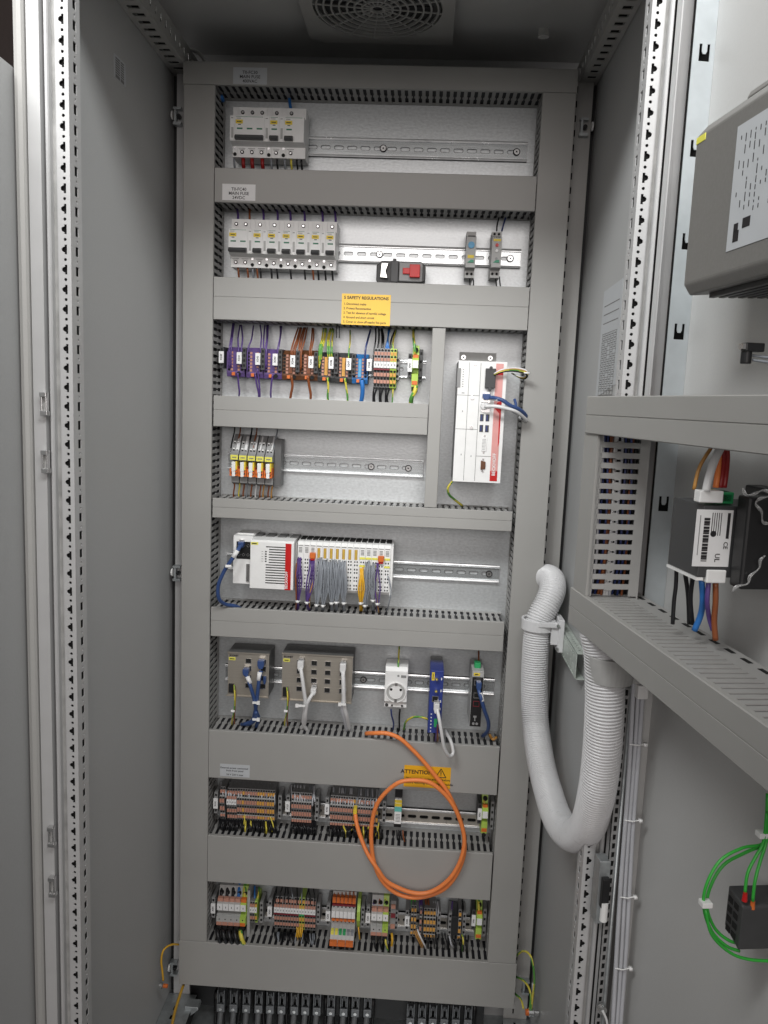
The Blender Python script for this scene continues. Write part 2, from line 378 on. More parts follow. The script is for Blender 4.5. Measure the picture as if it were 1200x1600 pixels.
doc, vs = sideq(XR - .6, XR - .1, [(944, 456), (974, 434), (962, 600), (930, 622)], 'document_sheet', GPAPER, label='printed table sheet on the right side panel behind the perforated post', cat='sheet')
ya, yb = vs[0][1], vs[1][1]; z0_, z1_ = vs[2][2], vs[0][2]
y0_, y1_ = min(ya, yb), max(ya, yb)
b = MB()
for i in range(15): b.box(XR - .8, XR - .6, y0_ + 12, y1_ - 12, z1_ - 70 - i * 7, z1_ - 70.9 - i * 7)
for i in range(6): b.box(XR - .8, XR - .6, y0_ + 14 + i * (y1_ - y0_ - 30) / 5, y0_ + 15.5 + i * (y1_ - y0_ - 30) / 5, z1_ - 168, z1_ - 70)
for i in range(13):
    for k in range(5):
        if random.random() < .8: b.box(XR - .8, XR - .6, y0_ + 18 + k * (y1_ - y0_ - 30) / 5, y0_ + 18 + (k + .6) * (y1_ - y0_ - 30) / 5, z1_ - 73 - i * 7, z1_ - 75 - i * 7)
for i in range(3): b.box(XR - .8, XR - .6, y0_ + 12, y1_ - 12, z1_ - 25 - i * 14, z1_ - 26.5 - i * 14)
b.build('print', GINK, doc)

# roof fan grille
fc = atZ(592, -22, 2030)
zf = 2028
a = atZ(466, -2, zf); c = atZ(712, 4, zf); e = atZ(600, 66, zf)
t = thing('roof_fan', 'square grey fan unit with a round ringed grille set in the cabinet roof', 'fan', ((a.x + c.x) / 2, e.y - 150, zf))
cx, cy = (a.x + c.x) / 2, e.y - 126
b = MB()
h = (c.x - a.x) / 2
vs, fs = holed([(cx - h, cy - h), (cx + h, cy - h), (cx + h, cy + h * .98), (cx + h * .86, cy + h * .98), (cx + h * .86, cy + h), (cx - h * .85, cy + h), (cx - h * .85, cy + h * .9), (cx - h, cy + h * .9)], [circ(cx, cy, h * .84, 40)], 6)
b.add_mesh([(v[0], v[1], zf + v[2]) for v in vs], fs, 0); b.build('frame', PAINT, t)
b = MB()
for r in [h * k for k in (.09, .2, .3, .4, .5, .6, .7, .79)]: b.ring((cx, cy, zf - 4), 2, r - 1.4, r + 1.4, 4, n=40)
for k in range(8):
    an = math.pi * k / 8
    for sg in (1, -1):
        b.tube([(cx + sg * 8 * math.cos(an), cy + sg * 8 * math.sin(an), zf - 2), (cx + sg * h * .86 * math.cos(an + .12), cy + sg * h * .86 * math.sin(an + .12), zf - 2)], 1.4, smooth=False, sides=5)
b.build('grille', PAINT, t, smooth=False)
b = MB(); b.cyl((cx, cy, zf + 4), 2, h * .8, 2, 0, n=32); b.build('fan_opening', DGREY, t)
b = MB()
for k in range(7):
    an = 2 * math.pi * k / 7
    b.prism([(cx + 22 * math.cos(an), cy + 22 * math.sin(an)), (cx + h * .72 * math.cos(an), cy + h * .72 * math.sin(an)), (cx + h * .72 * math.cos(an + .55), cy + h * .72 * math.sin(an + .55)), (cx + 22 * math.cos(an + .7), cy + 22 * math.sin(an + .7))], 2, zf + 2, zf + 3.4)
b.cyl((cx, cy, zf + 1), 2, 26, 2.5, 0, n=20); b.build('impeller', CHAR, t)
wire('conduit_tube', [(272, 76, 520), (292, 76, 505), (312, 84, 490), (322, 100, 480)], 3.2, LGREY, 'grey tube curving from the left roof rail behind the top duct', cat='tube')

# ------------------------------------------------------------------ wiring ducts
CFILL = mat('dark_duct_fill', (.012, .012, .016), .6, var=.5, nscale=180)  # near-black boxes put in for the cables and shade inside the ducts
def fingers(mb, axis, a0, a1, w, y_base, y_top, pitch=12.5, th=1.4, m=0, fw=6.3):
    """slotted wall: fingers of a duct wall with a waist in the middle of each slot; axis 0 along X (wall lies in plane z=w), axis 2 along Z (plane x=w)"""
    L = y_base - y_top; n = int((a1 - a0) / pitch)
    st = (a1 - a0 - n * pitch) / 2 + a0 + pitch / 2
    def P(s, t, k): return (s, t, w + k) if axis == 0 else (w + k, t, s)
    def add(poly):
        k = len(poly); vs = [P(*p, -th / 2) for p in poly] + [P(*p, th / 2) for p in poly]
        mb._add(vs, [tuple(range(k)), tuple(range(k, 2 * k))[::-1]] + [(i, (i + 1) % k, k + (i + 1) % k, k + i) for i in range(k)], m)
    bh = L * .14
    add([(a0, y_base), (a1, y_base), (a1, y_base - bh), (a0, y_base - bh)])
    h = fw / 2
    for i in range(n):
        s = st + i * pitch; yb = y_base - bh - .05; m1 = y_base - L * .5; yt = y_top + 5
        add([(s - h, yb), (s + h, yb), (s + h, m1 + 5), (s + h + 1.7, m1 + 3), (s + h + 1.7, m1 - 3), (s + h, m1 - 5), (s + h, yt), (s - h, yt), (s - h, m1 - 5), (s - h - 1.7, m1 - 3), (s - h - 1.7, m1 + 3), (s - h, m1 + 5)])
    add([(a0, yt - .05), (a1, yt - .05), (a1, y_top), (a0, y_top)])
def hduct(x0, x1, z0, z1, label, groove=True, lower=True, upper=True, proud=0):
    t = thing('wiring_duct', label, 'duct', ((x0 + x1) / 2, YC, z0), 'grey slotted wiring ducts on the mounting plate')
    b = MB()
    if upper: fingers(b, 0, x0, x1, z1 - 1.5, YP - 1, YC + 4)
    if lower: fingers(b, 0, x0, x1, z0 + 1.5, YP - 1, YC + 4)
    b.box(x0, x1, YP - 2.5, YP - 1, z0 + 2.4, z1 - 2.4); b.build('slotted_body', DUCTW, t)
    b = MB(); b.box(x0 + 3, x1 - 3, YC + 8, YP - 4, z0 + 4, z1 - 4); b.build('dark_filling', CFILL, t)
    y = YC - proud; zm = (z0 + z1) / 2 + .04 * (z1 - z0)
    prof = [(y + 7, z0), (y + 1, z0), (y, z0 + 1)]
    if groove: prof += [(y, zm - .8), (y + .9, zm - .35), (y + .9, zm + .35), (y, zm + .8)]
    prof += [(y, z1 - 1), (y + 1, z1), (y + 7, z1), (y + 7, z1 - .8), (y + 2.2, z1 - .8), (y + 2.2, z0 + .8), (y + 7, z0 + .8)]
    b = MB(); b.prism(prof, 0, x0 + .4, x1 - .4); b.build('cover', DUCT, t)
    return t
def vduct(x0, x1, z0, z1, label, proud=0):
    t = thing('wiring_duct', label, 'duct', ((x0 + x1) / 2, YC, z0), 'grey slotted wiring ducts on the mounting plate')
    b = MB(); fingers(b, 2, z0, z1, x0 + 1.5, YP - 1, YC + 4); fingers(b, 2, z0, z1, x1 - 1.5, YP - 1, YC + 4)
    b.box(x0 + 2.4, x1 - 2.4, YP - 2.5, YP - 1, z0, z1); b.build('slotted_body', DUCTW, t)
    b = MB(); b.box(x0 + 4, x1 - 4, YC + 8, YP - 4, z0 + 1, z1 - 1); b.build('dark_filling', CFILL, t)
    y = YC - proud
    b = MB(); b.prism([(x0, y + 7), (x0, y + 1), (x0 + 1, y), (x1 - 1, y), (x1, y + 1), (x1, y + 7), (x1 - .8, y + 7), (x1 - .8, y + 2.2), (x0 + .8, y + 2.2), (x0 + .8, y + 7)], 2, z0 + .4, z1 - .4); b.build('cover', DUCT, t)
    return t
hduct(12, 712, 1935, 1974, 'topmost wiring duct running the full width under the cabinet roof', groove=False)
hduct(71, 651.5, 1734, 1794, 'wiring duct between the top breaker row and the long breaker row', groove=False)
hduct(71, 651.5, 1525, 1602, 'wiring duct carrying the yellow safety regulations sign')
hduct(73, 478, 1327, 1385, 'short wiring duct below the purple, brown and blue terminal blocks')
hduct(73, 646, 1152, 1190, 'narrow wiring duct below the orange relay sockets and the industrial computer')
hduct(72, 644, 916, 975, 'wiring duct directly below the white controller with grey wire bundles')
hduct(70.5, 650, 621, 722, 'broad wiring duct carrying the small grey label and amber attention sign', groove=False)
hduct(70.5, 650, 394, 496, 'broad wiring duct crossed by the bottom of the orange cable loop', groove=False)
hduct(12, 713, 156, 257, 'lowest broad wiring duct above the row of cable clamps', groove=False)
vduct(13, 70, 258, 1934.5, 'tall vertical wiring duct along the left edge of the mounting plate')
vduct(652.5, 711, 258, 1934.5, 'tall vertical wiring duct along the right edge of the mounting plate')
vduct(479, 503, 1191, 1524, 'slim upright wiring duct left of the industrial computer')

# ------------------------------------------------------------------ DIN rails
RC = {}
def din(row, x0, x1, px, py, label, m=ZINC, screws=(), open_=False):
    zc = at(px, py, 531).z; RC[row] = zc
    t = thing('mounting_rail', label, 'rail', ((x0 + x1) / 2, YP, zc), 'steel mounting rails behind the devices')
    n = int((x1 - x0 - 20) / 25); st = x0 + (x1 - x0 - n * 25) / 2
    sl = [slot(st + 25 * i + 4, st + 25 * i + 21, zc - 3.1, zc + 3.1) for i in range(n)]
    off = 5.5 if row > 6 else 2.6
    b = MB(); vs, fs = holed(rrect(x0, x1, zc - 12.5, zc + 12.5), sl, 1); b.add_mesh([(v[0], YP - off + v[2], v[1]) for v in vs], fs, 0)
    for q in sl:                                                     # thin dark ring painted round every slot as its shadow gap
        xa_, xb_ = min(p[0] for p in q), max(p[0] for p in q)
        ring_ = [(p[0] + (.5 if p[0] > (xa_ + xb_) / 2 else -.5), p[1] + (.5 if p[1] > zc else -.5)) for p in q]
        k = len(q); b.add_mesh([(p[0], YP - off - .62, p[1]) for p in q] + [(p[0], YP - off - .56, p[1]) for p in ring_], [(i, (i + 1) % k, k + (i + 1) % k, k + i) for i in range(k)], 1)
    if row > 6: b.box(x0, x1, YP - .6, YP - .2, zc - 12, zc + 12, 1)  # near-black sheet painted as the shade behind the lower rails' slots
    for s in (1, -1):
        a, c = sorted((zc + s * 12.4, zc + s * 13.4)); b.box(x0, x1, YP - 7.5, YP - .5, a, c, 2)
        a, c = sorted((zc + s * 13.4, zc + s * 17.5)); b.prism([(YP - 6.5, a), (YP - 7.2, a), (YP - 7.8, (a + c) / 2), (YP - 7.2, c), (YP - 6.5, c)], 0, x0, x1, 2)
        a, c = sorted((zc + s * 13.6, zc + s * 17.2)); b.box(x0, x1, YP - 1, YP - .3, a, c, 1)  # near-black strips painted behind the lips as contact shade
    b.build('profile', [m, HOLE, LIP], t)
    for sx, sy in screws:
        p = at(sx, sy, YP - 3); q = MB(); q.cyl((p.x, YP - 6.5, zc), 1, 5, 4, 0, n=18); q.ring((p.x, YP - 6, zc), 1, 5.1, 6.6, 2.5, 1, n=18); q.cyl((p.x, YP - 6.8, zc), 1, 1.6, 1, 1, n=6); q.build('screw', [STEEL, HOLE, DGREY], t, smooth=False)
din(1, 84, 640, 650, 233, 'bare rail right of the top breaker group', screws=[(599, 233), (807, 239)])
din(2, 84, 640, 585, 397, 'rail behind the long breaker row and timer relays', screws=[(593, 399), (797, 404.5)])
din(3, 90, 470, 630, 577, 'rail carrying the purple brown yellow and blue terminal blocks', m=ZDULL)
din(4, 84, 474, 530, 727, 'rail right of the five orange relay sockets', screws=[(580, 728.5), (638, 732)])
din(5, 84, 636, 627, 890, 'rail behind the white controller and its input modules', screws=[(764, 896)])
din(6, 84, 640, 563, 1062, 'rail carrying network switches and the white power socket', screws=[(568, 1059)])
din(7, 84, 636, 668, 1277, 'rail framed by the orange cable loop', m=mat('warm_zinc', (.72, .68, .62), .3, .85, var=.06))
din(8, 84, 636, 625, 1437, 'lowest rail, carrying the thick black wire terminals', m=MATS['warm_zinc'])

# ------------------------------------------------------------------ circuit breakers
def breaker_body(b, x0, w, zc, m=0):
    """side profile of a modular breaker: shoulders above and below, raised front"""
    g = .15
    b.prism([(YP - 8, zc + 44), (489, zc + 44), (489, zc + 24), (467, zc + 22), (467, zc - 21), (489, zc - 24), (489, zc - 43), (YP - 8, zc - 43)], 0, x0 + g, x0 + w - g, m)
def breaker(x0, zc, poles, label, group, extra=0, tagpx=True, red=False, print_='iC60'):
    w = 18 * poles + extra
    t = thing('circuit_breaker', label, 'circuit breaker', (x0, YP - 8, zc), group)
    b = MB(); breaker_body(b, x0, w, zc, 0); b.build('housing', OFFW, t)
    b = MB(); lev = (x0 + 1.5, x0 + 18 * poles - 1.5)
    b.prism([(468, zc - 11), (461, zc - 12), (456, zc - 16), (458, zc - 20), (468, zc - 20)], 0, lev[0], lev[1], 0); b.build('toggle_lever', CHAR, t, bevel=.6)
    b = MB()
    for k in range(poles):
        xc = x0 + 9 + 18 * k
        b.box(xc - 5, xc + 5, 466.4, 467, zc - 1, zc + 1.4)
    b.build('status_window', GREENINK, t)
    b = MB(); b.box(x0 + 1.5, x0 + 14.5, 466.2, 467, zc + 8.5, zc + 15); b.box(x0 + 6, x0 + 11, 466.1, 467, zc + 6.3, zc + 7.4, 1); b.box(x0 + 4, x0 + 12, 466.05, 466.3, zc + 11, zc + 12.4, 1); b.build('name_tag', [YEL, INK], t)
    for k in range(poles):
        xc = x0 + 9 + 18 * k
        for zz in (zc + 35, zc - 34):
            q = MB(); q.cyl((xc, 487.6, zz), 1, 3.4, 2, 1, n=12); q.cyl((xc, 487.2, zz), 1, 2, 1, 0, n=8); q.build('terminal_screw', [STEEL, HOLE], t, smooth=False)
    b = MB(); b.box(x0 + 2, x0 + w - 3, 466.6, 467, zc + 20, zc + 20.6, 0)
    for k in range(poles):
        xc = x0 + 9 + 18 * k
        b.box(xc - 7, xc + 6, 488.5, 489, zc - 27, zc - 27.7, 1); b.box(xc - 5, xc + 5, 488.5, 489, zc - 29.6, zc - 30.1, 1)
    b.box(x0 + 3, x0 + 11, 466.6, 467, zc + 17.2, zc + 18, 1)
    b.build('printing', [GREENINK, GINK], t)
    return t
def aux(x0, zc, label, group, w=9):
    t = thing('auxiliary_contact', label, 'contact block', (x0, YP - 8, zc), group)
    b = MB(); breaker_body(b, x0, w, zc); b.build('housing', WHITE, t)
    b = MB(); b.cyl((x0 + w / 2, 488, zc - 27), 1, 2.2, 1.2, 0, n=10); b.build('terminal_screw', [STEEL], t)
    b = MB(); b.box(x0 + 2, x0 + 6, 466.6, 467, zc + 17.5, zc + 18.5); b.build('printing', GINK, t)
    b = MB(); b.box(x0 + 2.5, x0 + 6.5, 466.5, 467, zc - 16, zc + 2, 0); b.build('lever_slot', LGREY, t)
    b = MB(); b.cyl((x0 + w / 2, 487.6, zc - 38), 1, 3.2, 1.6, 0, n=12); b.build('wire_entry', HOLE, t)
    return t
zA = at(417, 205, 467).z; xs = at(359.2, 205, 467).x
zA = (at(417, 179.5, 467).z + at(417, 224, 467).z) / 2
G1 = 'breakers of the top row'; GA1 = 'narrow contact blocks between the top breakers'
aux(xs, zA, 'narrow contact block at the left end of the top breaker row', GA1)
breaker(xs + 9, zA, 3, 'three pole breaker with one long black lever in the top row', G1)
aux(xs + 63, zA, 'narrow contact block right of the three pole breaker', GA1)
breaker(xs + 72, zA, 1, 'single pole breaker in the middle of the top row', G1)
aux(xs + 90, zA, 'narrow contact block right of the single breaker in the top row', GA1)
breaker(xs + 99, zA, 1, 'residual current breaker with blank test button at the right end of the top row', G1, extra=18)
b = MB()
xe = xs + 99
zB = (at(440, 357, 467).z + at(440, 401, 467).z) / 2; xs2 = at(357, 375, 467).x
G2 = 'single breakers of the long second row'; GA2 = 'narrow contact blocks of the second row'
breaker(xs2, zB, 2, 'two pole breaker at the left end of the long row', 'two pole breaker')
ordn = ['first', 'second', 'third', 'fourth', 'fifth', 'sixth']
for k in range(6):
    x = xs2 + 36 + 27 * k
    aux(x, zB, ordn[k] + ' narrow contact block from the left in the long breaker row', GA2)
    breaker(x + 9, zB, 1, ordn[k] + ' single pole breaker right of the two pole breaker in the long row', G2)
def ew(*a, **k): return wire(*a, **k)
# wires into and out of the breakers
G = 'violet wires above the long breaker row'
for x in (372, 412, 434, 454, 476, 504, 524):
    ew('wire', [(x - 2, 325, 520), (x, 336, 505), (x + .5 * (x - 430) / 60, 350, 497)], 2.2, W_PUR, 'violet wire dropping from the duct into the long breaker row', group=G)
ew('wire', [(390, 322, 520), (390, 336, 505), (390.5, 350, 497)], 2.0, W_BRN, 'single brown wire entering the top of the two pole breaker')
G = 'dark wires under the long breaker row'
for x, m_, nm in ((372.5, W_BRN, 'brown'), (387, W_BRN, 'brown'), (402, W_BRN, 'brown'), (395, W_GRY, 'grey'), (407, W_BLK, 'black'), (424, W_BLK, 'black'), (433, W_BLK, 'black'), (454, W_BLK, 'black'), (476, W_BLK, 'black'), (489, W_BRN, 'brown'), (497, W_BLK, 'black'), (508, W_BLK, 'black'), (519, W_BLK, 'black')):
    ew('wire', [(x - 1, 417, 496), (x, 424, 494), (x + 1, 436, 500), (x + 1, 446, 508)], 1.9, m_, nm + ' wire leaving the bottom of the long breaker row', group=G + ', ' + nm)
for x, m_, nm in ((380, W_RED, 'red'), (394, W_RED, 'red'), (410, W_RED, 'red'), (366, W_GRY, 'grey'), (424, W_GRY, 'grey'), (433, W_BLK, 'black'), (445, W_GRY, 'grey'), (455, W_YLG, 'yellow'), (464, W_BLK, 'black'), (471, W_BLK, 'black')):
    ew('wire', [(x, 248, 497), (x, 255, 494), (x + 1, 264, 500), (x + 1, 275, 510)], 3.6 if nm == 'red' else 2, m_, nm + ' wire leaving the bottom of the top breaker row', group='wires under the top breakers, ' + nm)
ew('wire', [(452, 152, 520), (453, 162, 508), (455, 172, 497)], 3, W_BLU, 'blue wire entering the top of the residual current breaker')
ew('wire', [(345, 150, 500), (349, 158, 510)], 4, W_BLU, 'short blue wire end in the upper left duct corner')

# ------------------------------------------------------------------ timer relays and the red connector in row 2
def relay(px0, px1, ytop, ybot, dial, label, col):
    x0, x1, z0, z1 = rect(px0, ytop, px1, ybot, 480); x1 = x0 + 17.5
    t = thing('timer_relay', label, 'relay', (x0, YP - 8, z0))
    b = MB(); zc = (z0 + z1) / 2
    b.prism([(YP - 8, z1), (492, z1), (492, z1 - 8), (474, z1 - 13), (474, z0 + 16), (492, z0 + 13), (492, z0), (YP - 8, z0)], 0, x0, x1); b.build('housing', LGREY, t)
    b = MB(); b.cyl(((x0 + x1) / 2, 471.5, zc + 14), 1, 6 if dial else 3, 3, 0, n=18); b.build('dial', LBLUE if dial else RED, t, smooth=False)
    if dial:
        b = MB(); b.box(x0 + 2.5, x1 - 2.5, 491.5, 474.5, z1 - 12, z1 - 10); b.build('top_slit', DGREY, t)
        b = MB(); b.box(x0 + 3, x1 - 3, 473.5, 474, zc - 9, zc - 3.5); b.build('name_tag', YEL, t)
    else:
        b = MB(); b.box(x0 + 2, x1 - 2, 473.4, 474, zc + 21, zc + 25); b.build('name_tag', YEL, t)
        for dz in (4, -10): 
            b = MB(); b.cyl(((x0 + x1) / 2, 472, zc + dz), 1, 2.6, 2, 0, n=12); b.build('adjuster', [OFFW, MGREY][dz < 0], t, smooth=False)
        b = MB()
        for k in range(4): b.cyl((x0 + 4 + k * 3, 473.3, zc + 28), 1, .8, .8, 0, n=6)
        b.build('indicator', INK, t)
    b = MB(); b.prism([(x0 + 3, zc - 17), (x1 - 3, zc - 17), (x1 - 3, zc - 12), (x0 + 9, zc - 12)], 1, 472.5, 474); b.build('lever', FINGRN, t)
    for dx in (4.5, 12.5):
        b = MB(); b.cyl((x0 + dx, 490.6, z0 + 7), 1, 2.4, 1.5, 0, n=10); b.build('terminal_screw', HOLE, t)
        if not dial:
            b = MB(); b.cyl((x0 + dx, 490.6, z1 - 4), 1, 2.2, 1.5, 0, n=10); b.build('terminal_screw', HOLE, t)
    return t
relay(730, 747, 359.5, 433, True, 'slim light grey relay with round blue dial in the second row', 0)
relay(770, 788, 360, 433, False, 'slim light grey relay with small red button in the second row', 0)
for x, a in ((734, 'first'), (738, 'second')): ew('wire', [(x, 432, 500), (x + (0 if a == 'first' else 2), 440, 502), (x + 1, 450, 508)], 1.3, W_BLK, a + ' black wire under the blue dial relay')
for x, a in ((774, 'first'), (780, 'second')): ew('wire', [(x, 432, 500), (x + 1, 440, 502), (x + 2, 450, 508)], 1.3, W_BLK, a + ' black wire under the red button relay')
ew('wire', [(781, 335, 520), (777, 350, 505), (776, 361, 498)], 1.5, W_BLK, 'black wire dropping into the top of the red button relay')
ew('wire', [(792, 334, 520), (787, 350, 505), (784, 361, 498)], 1.7, W_NAVY, 'dark blue wire dropping into the top of the red button relay')
x0, x1, z0, z1 = rect(588.5, 408, 664, 442, 480)
t = thing('red_lever_connector', 'black and grey connector block with red lever and chrome clip hanging below the second rail', 'connector', (x0, YP, z0))
zc = (z0 + z1) / 2; W = x1 - x0
b = MB(); b.prism([(x0, zc - 16), (x0 + 3, zc - 20), (x1 - 8, zc - 20), (x1, zc - 14), (x1, zc + 12), (x1 - 8, zc + 20), (x0 + W * .1, zc + 20), (x0, zc + 12)], 1, 484, YP - 1); b.build('base', BLACK, t, bevel=1.5)
b = MB(); b.box(x0 + W * .46, x1 - 5, 478, 485, zc - 17, zc + 18); b.build('housing', MGREY, t, bevel=2)
b = MB(); b.box(x0 + W * .68, x1 - 10, 470, 479, zc - 10, zc + 13); b.box(x0 + W * .54, x0 + W * .69, 474, 479, zc - 4, zc + 7); b.build('lever', RED, t, bevel=1)
b = MB(); b.box(x0 + W * .3, x0 + W * .45, 474, 485, zc - 19, zc + 19); b.box(x0 + W * .33, x0 + W * .4, 480, 490, zc + 19, zc + 24); b.build('latch', CHAR, t, bevel=.8)
b = MB(); b.prism([(x0 + W * .08, zc - 12), (x0 + W * .25, zc - 13), (x0 + W * .2, zc), (x0 + W * .26, zc + 15), (x0 + W * .1, zc + 15)], 1, 474, 485); b.build('spring_clip', CHROME, t, bevel=1.4)

# ------------------------------------------------------------------ signs and labels on the ducts
def plate(name, px, Y, m, label, cat, lines=(), ink=INK, th=.5):
    x0, x1, z0, z1 = rect(*px, Y); t = thing(name, label, cat, (x0, Y, z0))
    b = MB(); b.box(x0, x1, Y - th, Y - .1, z0, z1); b.build('sheet', m, t)
    if lines:
        b = MB(); H = z1 - z0; Wd = x1 - x0
        for ln in lines:
            s, fx, fz, size = ln[:4]; al = ln[4] if len(ln) > 4 else 'CENTER'; bold = ln[5] if len(ln) > 5 else 0; wd = ln[6] if len(ln) > 6 else 1
            text(b, s, x0 + fx * Wd, Y - th - .15, z1 - fz * H, size * H, 0, al, bold=bold, wide=wd)
        b.build('lettering', ink, t)
    return t, (x0, x1, z0, z1)
plate('designation_label', (364.5, 105, 417, 132.5), YC, GPAPER, 'label reading MAIN FUSE 400VAC on the topmost duct', 'label', [('T0-FC30', .5, .3, .27, 'CENTER', .1), ('MAIN FUSE', .5, .56, .27, 'CENTER', .1), ('400VAC', .5, .82, .27, 'CENTER', .1)])
plate('designation_label', (347.5, 287, 399, 314), YC, PAPER, 'white label reading MAIN FUSE 24VDC above the long breaker row', 'label', [('T0-FC40', .5, .32, .27, 'CENTER', .1), ('MAIN FUSE', .5, .58, .27, 'CENTER', .1), ('24VDC', .5, .84, .27, 'CENTER', .1)])
plate('safety_sign', (534.5, 458.5, 609, 509.5), YC, SIGN2, 'amber sign reading 5 SAFETY REGULATIONS with five numbered lines', 'sign',
      [('5 SAFETY REGULATIONS', .5, .13, .135, 'CENTER', .25)] + [(s, .04, .33 + .145 * i, .105, 'LEFT', .12, .88) for i, s in enumerate(('1. Disconnect mains', '2. Protect Reconnection', '3. Test for absence of harmful voltage', '4. Ground and short circuit', '5. Cover or close off nearby live parts'))])
plate('notice_label', (344, 1193, 390, 1215), YC, GPAPER, 'small silver label with three tiny text lines on the broad duct', 'label', [('External power connected', .48, .3, .2, 'CENTER', .1), ('from front panel', .5, .52, .2, 'CENTER', .1), ('24 V 230 V max', .5, .84, .2, 'CENTER', .1)])
t, (x0, x1, z0, z1) = plate('attention_sign', (632, 1195, 703, 1233), YC, SIGN, 'amber sign reading ATTENTION with a warning triangle, partly behind the orange cable', 'sign',
      [('ATTENTION', .27, .3, .25, 'CENTER', .3), ('Disconnect the mains and load before', .04, .6, .14, 'LEFT', .12, .9), ('before removing the top hinged modules', .04, .8, .14, 'LEFT', .12, .9)])
b = MB(); cx, cz = x0 + .79 * (x1 - x0), z1 - .3 * (z1 - z0)
for a_, c_ in (((-10, -8), (10, -8)), ((10, -8), (0, 10)), ((0, 10), (-10, -8))): b.tube([(cx + a_[0], YC - .8, cz + a_[1]), (cx + c_[0], YC - .8, cz + c_[1])], .8, smooth=False, sides=4)
b.box(cx - .8, cx + .8, YC - 1, YC - .6, cz - 2, cz + 5); b.box(cx - .8, cx + .8, YC - 1, YC - .6, cz - 5, cz - 3.6); b.build('warning_triangle', INK, t, smooth=False)

# ------------------------------------------------------------------ brackets with name plates
bracket_labels = {}
def bracket(px, py, Y, label, plate_h=22, plate_w=9.5, h=46, w=7, txt='-X1', plate_on=True, group='end brackets', pm=None, side=0, dark=False):
    p = at(px, py, Y); x, z = p.x, p.z
    t = thing('end_bracket', label, 'bracket', (x, YP, z), group)
    b = MB(); bx = x + side; b.box(bx - w / 2, bx + w / 2, Y + 2, YP - 8, z - h / 2, z + h / 2)
    for k in range(4): b.box(bx - w * .28, bx + w * .28, Y + 1.6, Y + 2.2, z - h / 2 + 4 + k * (h - 8) / 3.4, z - h / 2 + 9 + k * (h - 8) / 3.4, 1)
    b.build('clamp_body', [CHAR if dark else MGREY, HOLE], t)
    if plate_on:
        b = MB(); b.box(x - plate_w / 2, x + plate_w / 2, Y - 2, Y + 1, z - plate_h / 2, z + plate_h / 2); o = b.build('name_plate', PAPER, t, bevel=.4)
        b = MB(); text(b, txt, x, Y - 2.3, z, plate_w * .55, 0, rot=90, bold=.12); b.build('lettering', INK, o)
    return t

# ------------------------------------------------------------------ row 3: distribution blocks
def distblock(px0, py0, px1, py1, body, strip, btn, label, grp, nrow=6):
    Y = 494; x0, x1, z0, z1 = rect(px0, py0, px1, py1, Y)
    t = thing('distribution_block', label, 'terminal block', (x0, YP - 8, z0), grp); W = x1 - x0; H = z1 - z0
    b = MB(); b.prism([(YP - 8, z1), (512, z1), (Y + 3, z1 - H * .16), (Y, z1 - H * .2), (Y, z0 + H * .14), (Y + 4, z0), (YP - 8, z0)], 0, x0, x1); b.build('housing', body, t, bevel=.6)
    b = MB(); b.box(x0 + W * .4, x0 + W * .58, Y - 1.5, Y + .5, z0 + H * .22, z0 + H * .82); b.build('centre_strip', strip, t)
    for c_ in (.3, .68):
        b = MB()
        for k in range(nrow):
            zz = z0 + H * (.24 + .56 * k / (nrow - 1)); b.box(x0 + W * (c_ - .06), x0 + W * (c_ + .06), Y - 1.4, Y + .2, zz - 2.1, zz + 2.1)
        b.build('push_button', btn, t)
    for c_ in (.14, .86):
        b = MB()
        for k in range(nrow):
            zz = z0 + H * (.24 + .56 * k / (nrow - 1)); b.cyl((x0 + W * c_, Y - .6, zz), 1, 2.4, 1, 0, n=10)
        b.build('wire_entries', HOLE, t)
    b = MB(); b.cyl((x0 + W * .68, Y - .6, z0 + H * .1), 1, 4, 1.5, 0, n=14); b.build('wire_entry', HOLE, t)
    b = MB(); b.box(x0 + W * .3, x0 + W * .48, Y - 2, Y + .2, z0 + H * .04, z0 + H * .15); b.build('feed_button', ORP, t)
    return t
GD = 'distribution blocks of the third row'
distblock(354.5, 541, 382, 589, PURP, W_PUR, TERM, 'purple distribution block at the left end of the third row', GD)
distblock(385, 542, 411, 591, PURP, W_PUR, TERM, 'middle of the three purple distribution blocks', GD)
distblock(412.5, 544, 440, 592.5, PURP, W_PUR, TERM, 'purple distribution block next to the brown ones', GD)
distblock(441, 546, 468, 594, BROWNP, W_BRN, TERM, 'brown distribution block next to the purple ones', GD)
distblock(469, 546, 496.5, 595, BROWNP, W_BRN, TERM, 'brown distribution block next to the yellow ones', GD)
distblock(497, 549, 523, 597, CHAR, AMB, TERM, 'dark block with yellow strip right of the brown blocks', GD)
distblock(524.5, 550, 550, 599, CHAR, AMB, TERM, 'dark block with yellow strip left of the blue block', GD)
distblock(551, 552, 574, 600, BLUEP, LBLUE, TERM, 'single blue distribution block in the third row', GD)
for i, (x, y, lb) in enumerate(((346, 558, 'white name plate bracket left of all the purple blocks'), (374, 559.5, 'white name plate on the first purple block'), (403, 561, 'white name plate on the second purple block'), (430, 562, 'white name plate on the third purple block'),
        (457.5, 564.5, 'white name plate on the left brown block'), (486, 566, 'white name plate on the right brown block'), (517.5, 567, 'white name plate on the left yellow strip block'), (545, 569, 'white name plate on the right yellow strip block'), (577, 570.5, 'white name plate right of the blue block'))):
    bracket(x, y, 482, lb, txt='X%d' % (240 + i), group='name plate brackets of the third row', side=(9 if i else 0), dark=True, h=40)
def wires_px(lst, r, m, label, group, m2=None, cat='wire'):
    for pts in lst: wire('wire', pts, r, m, label, cat, group, m2)
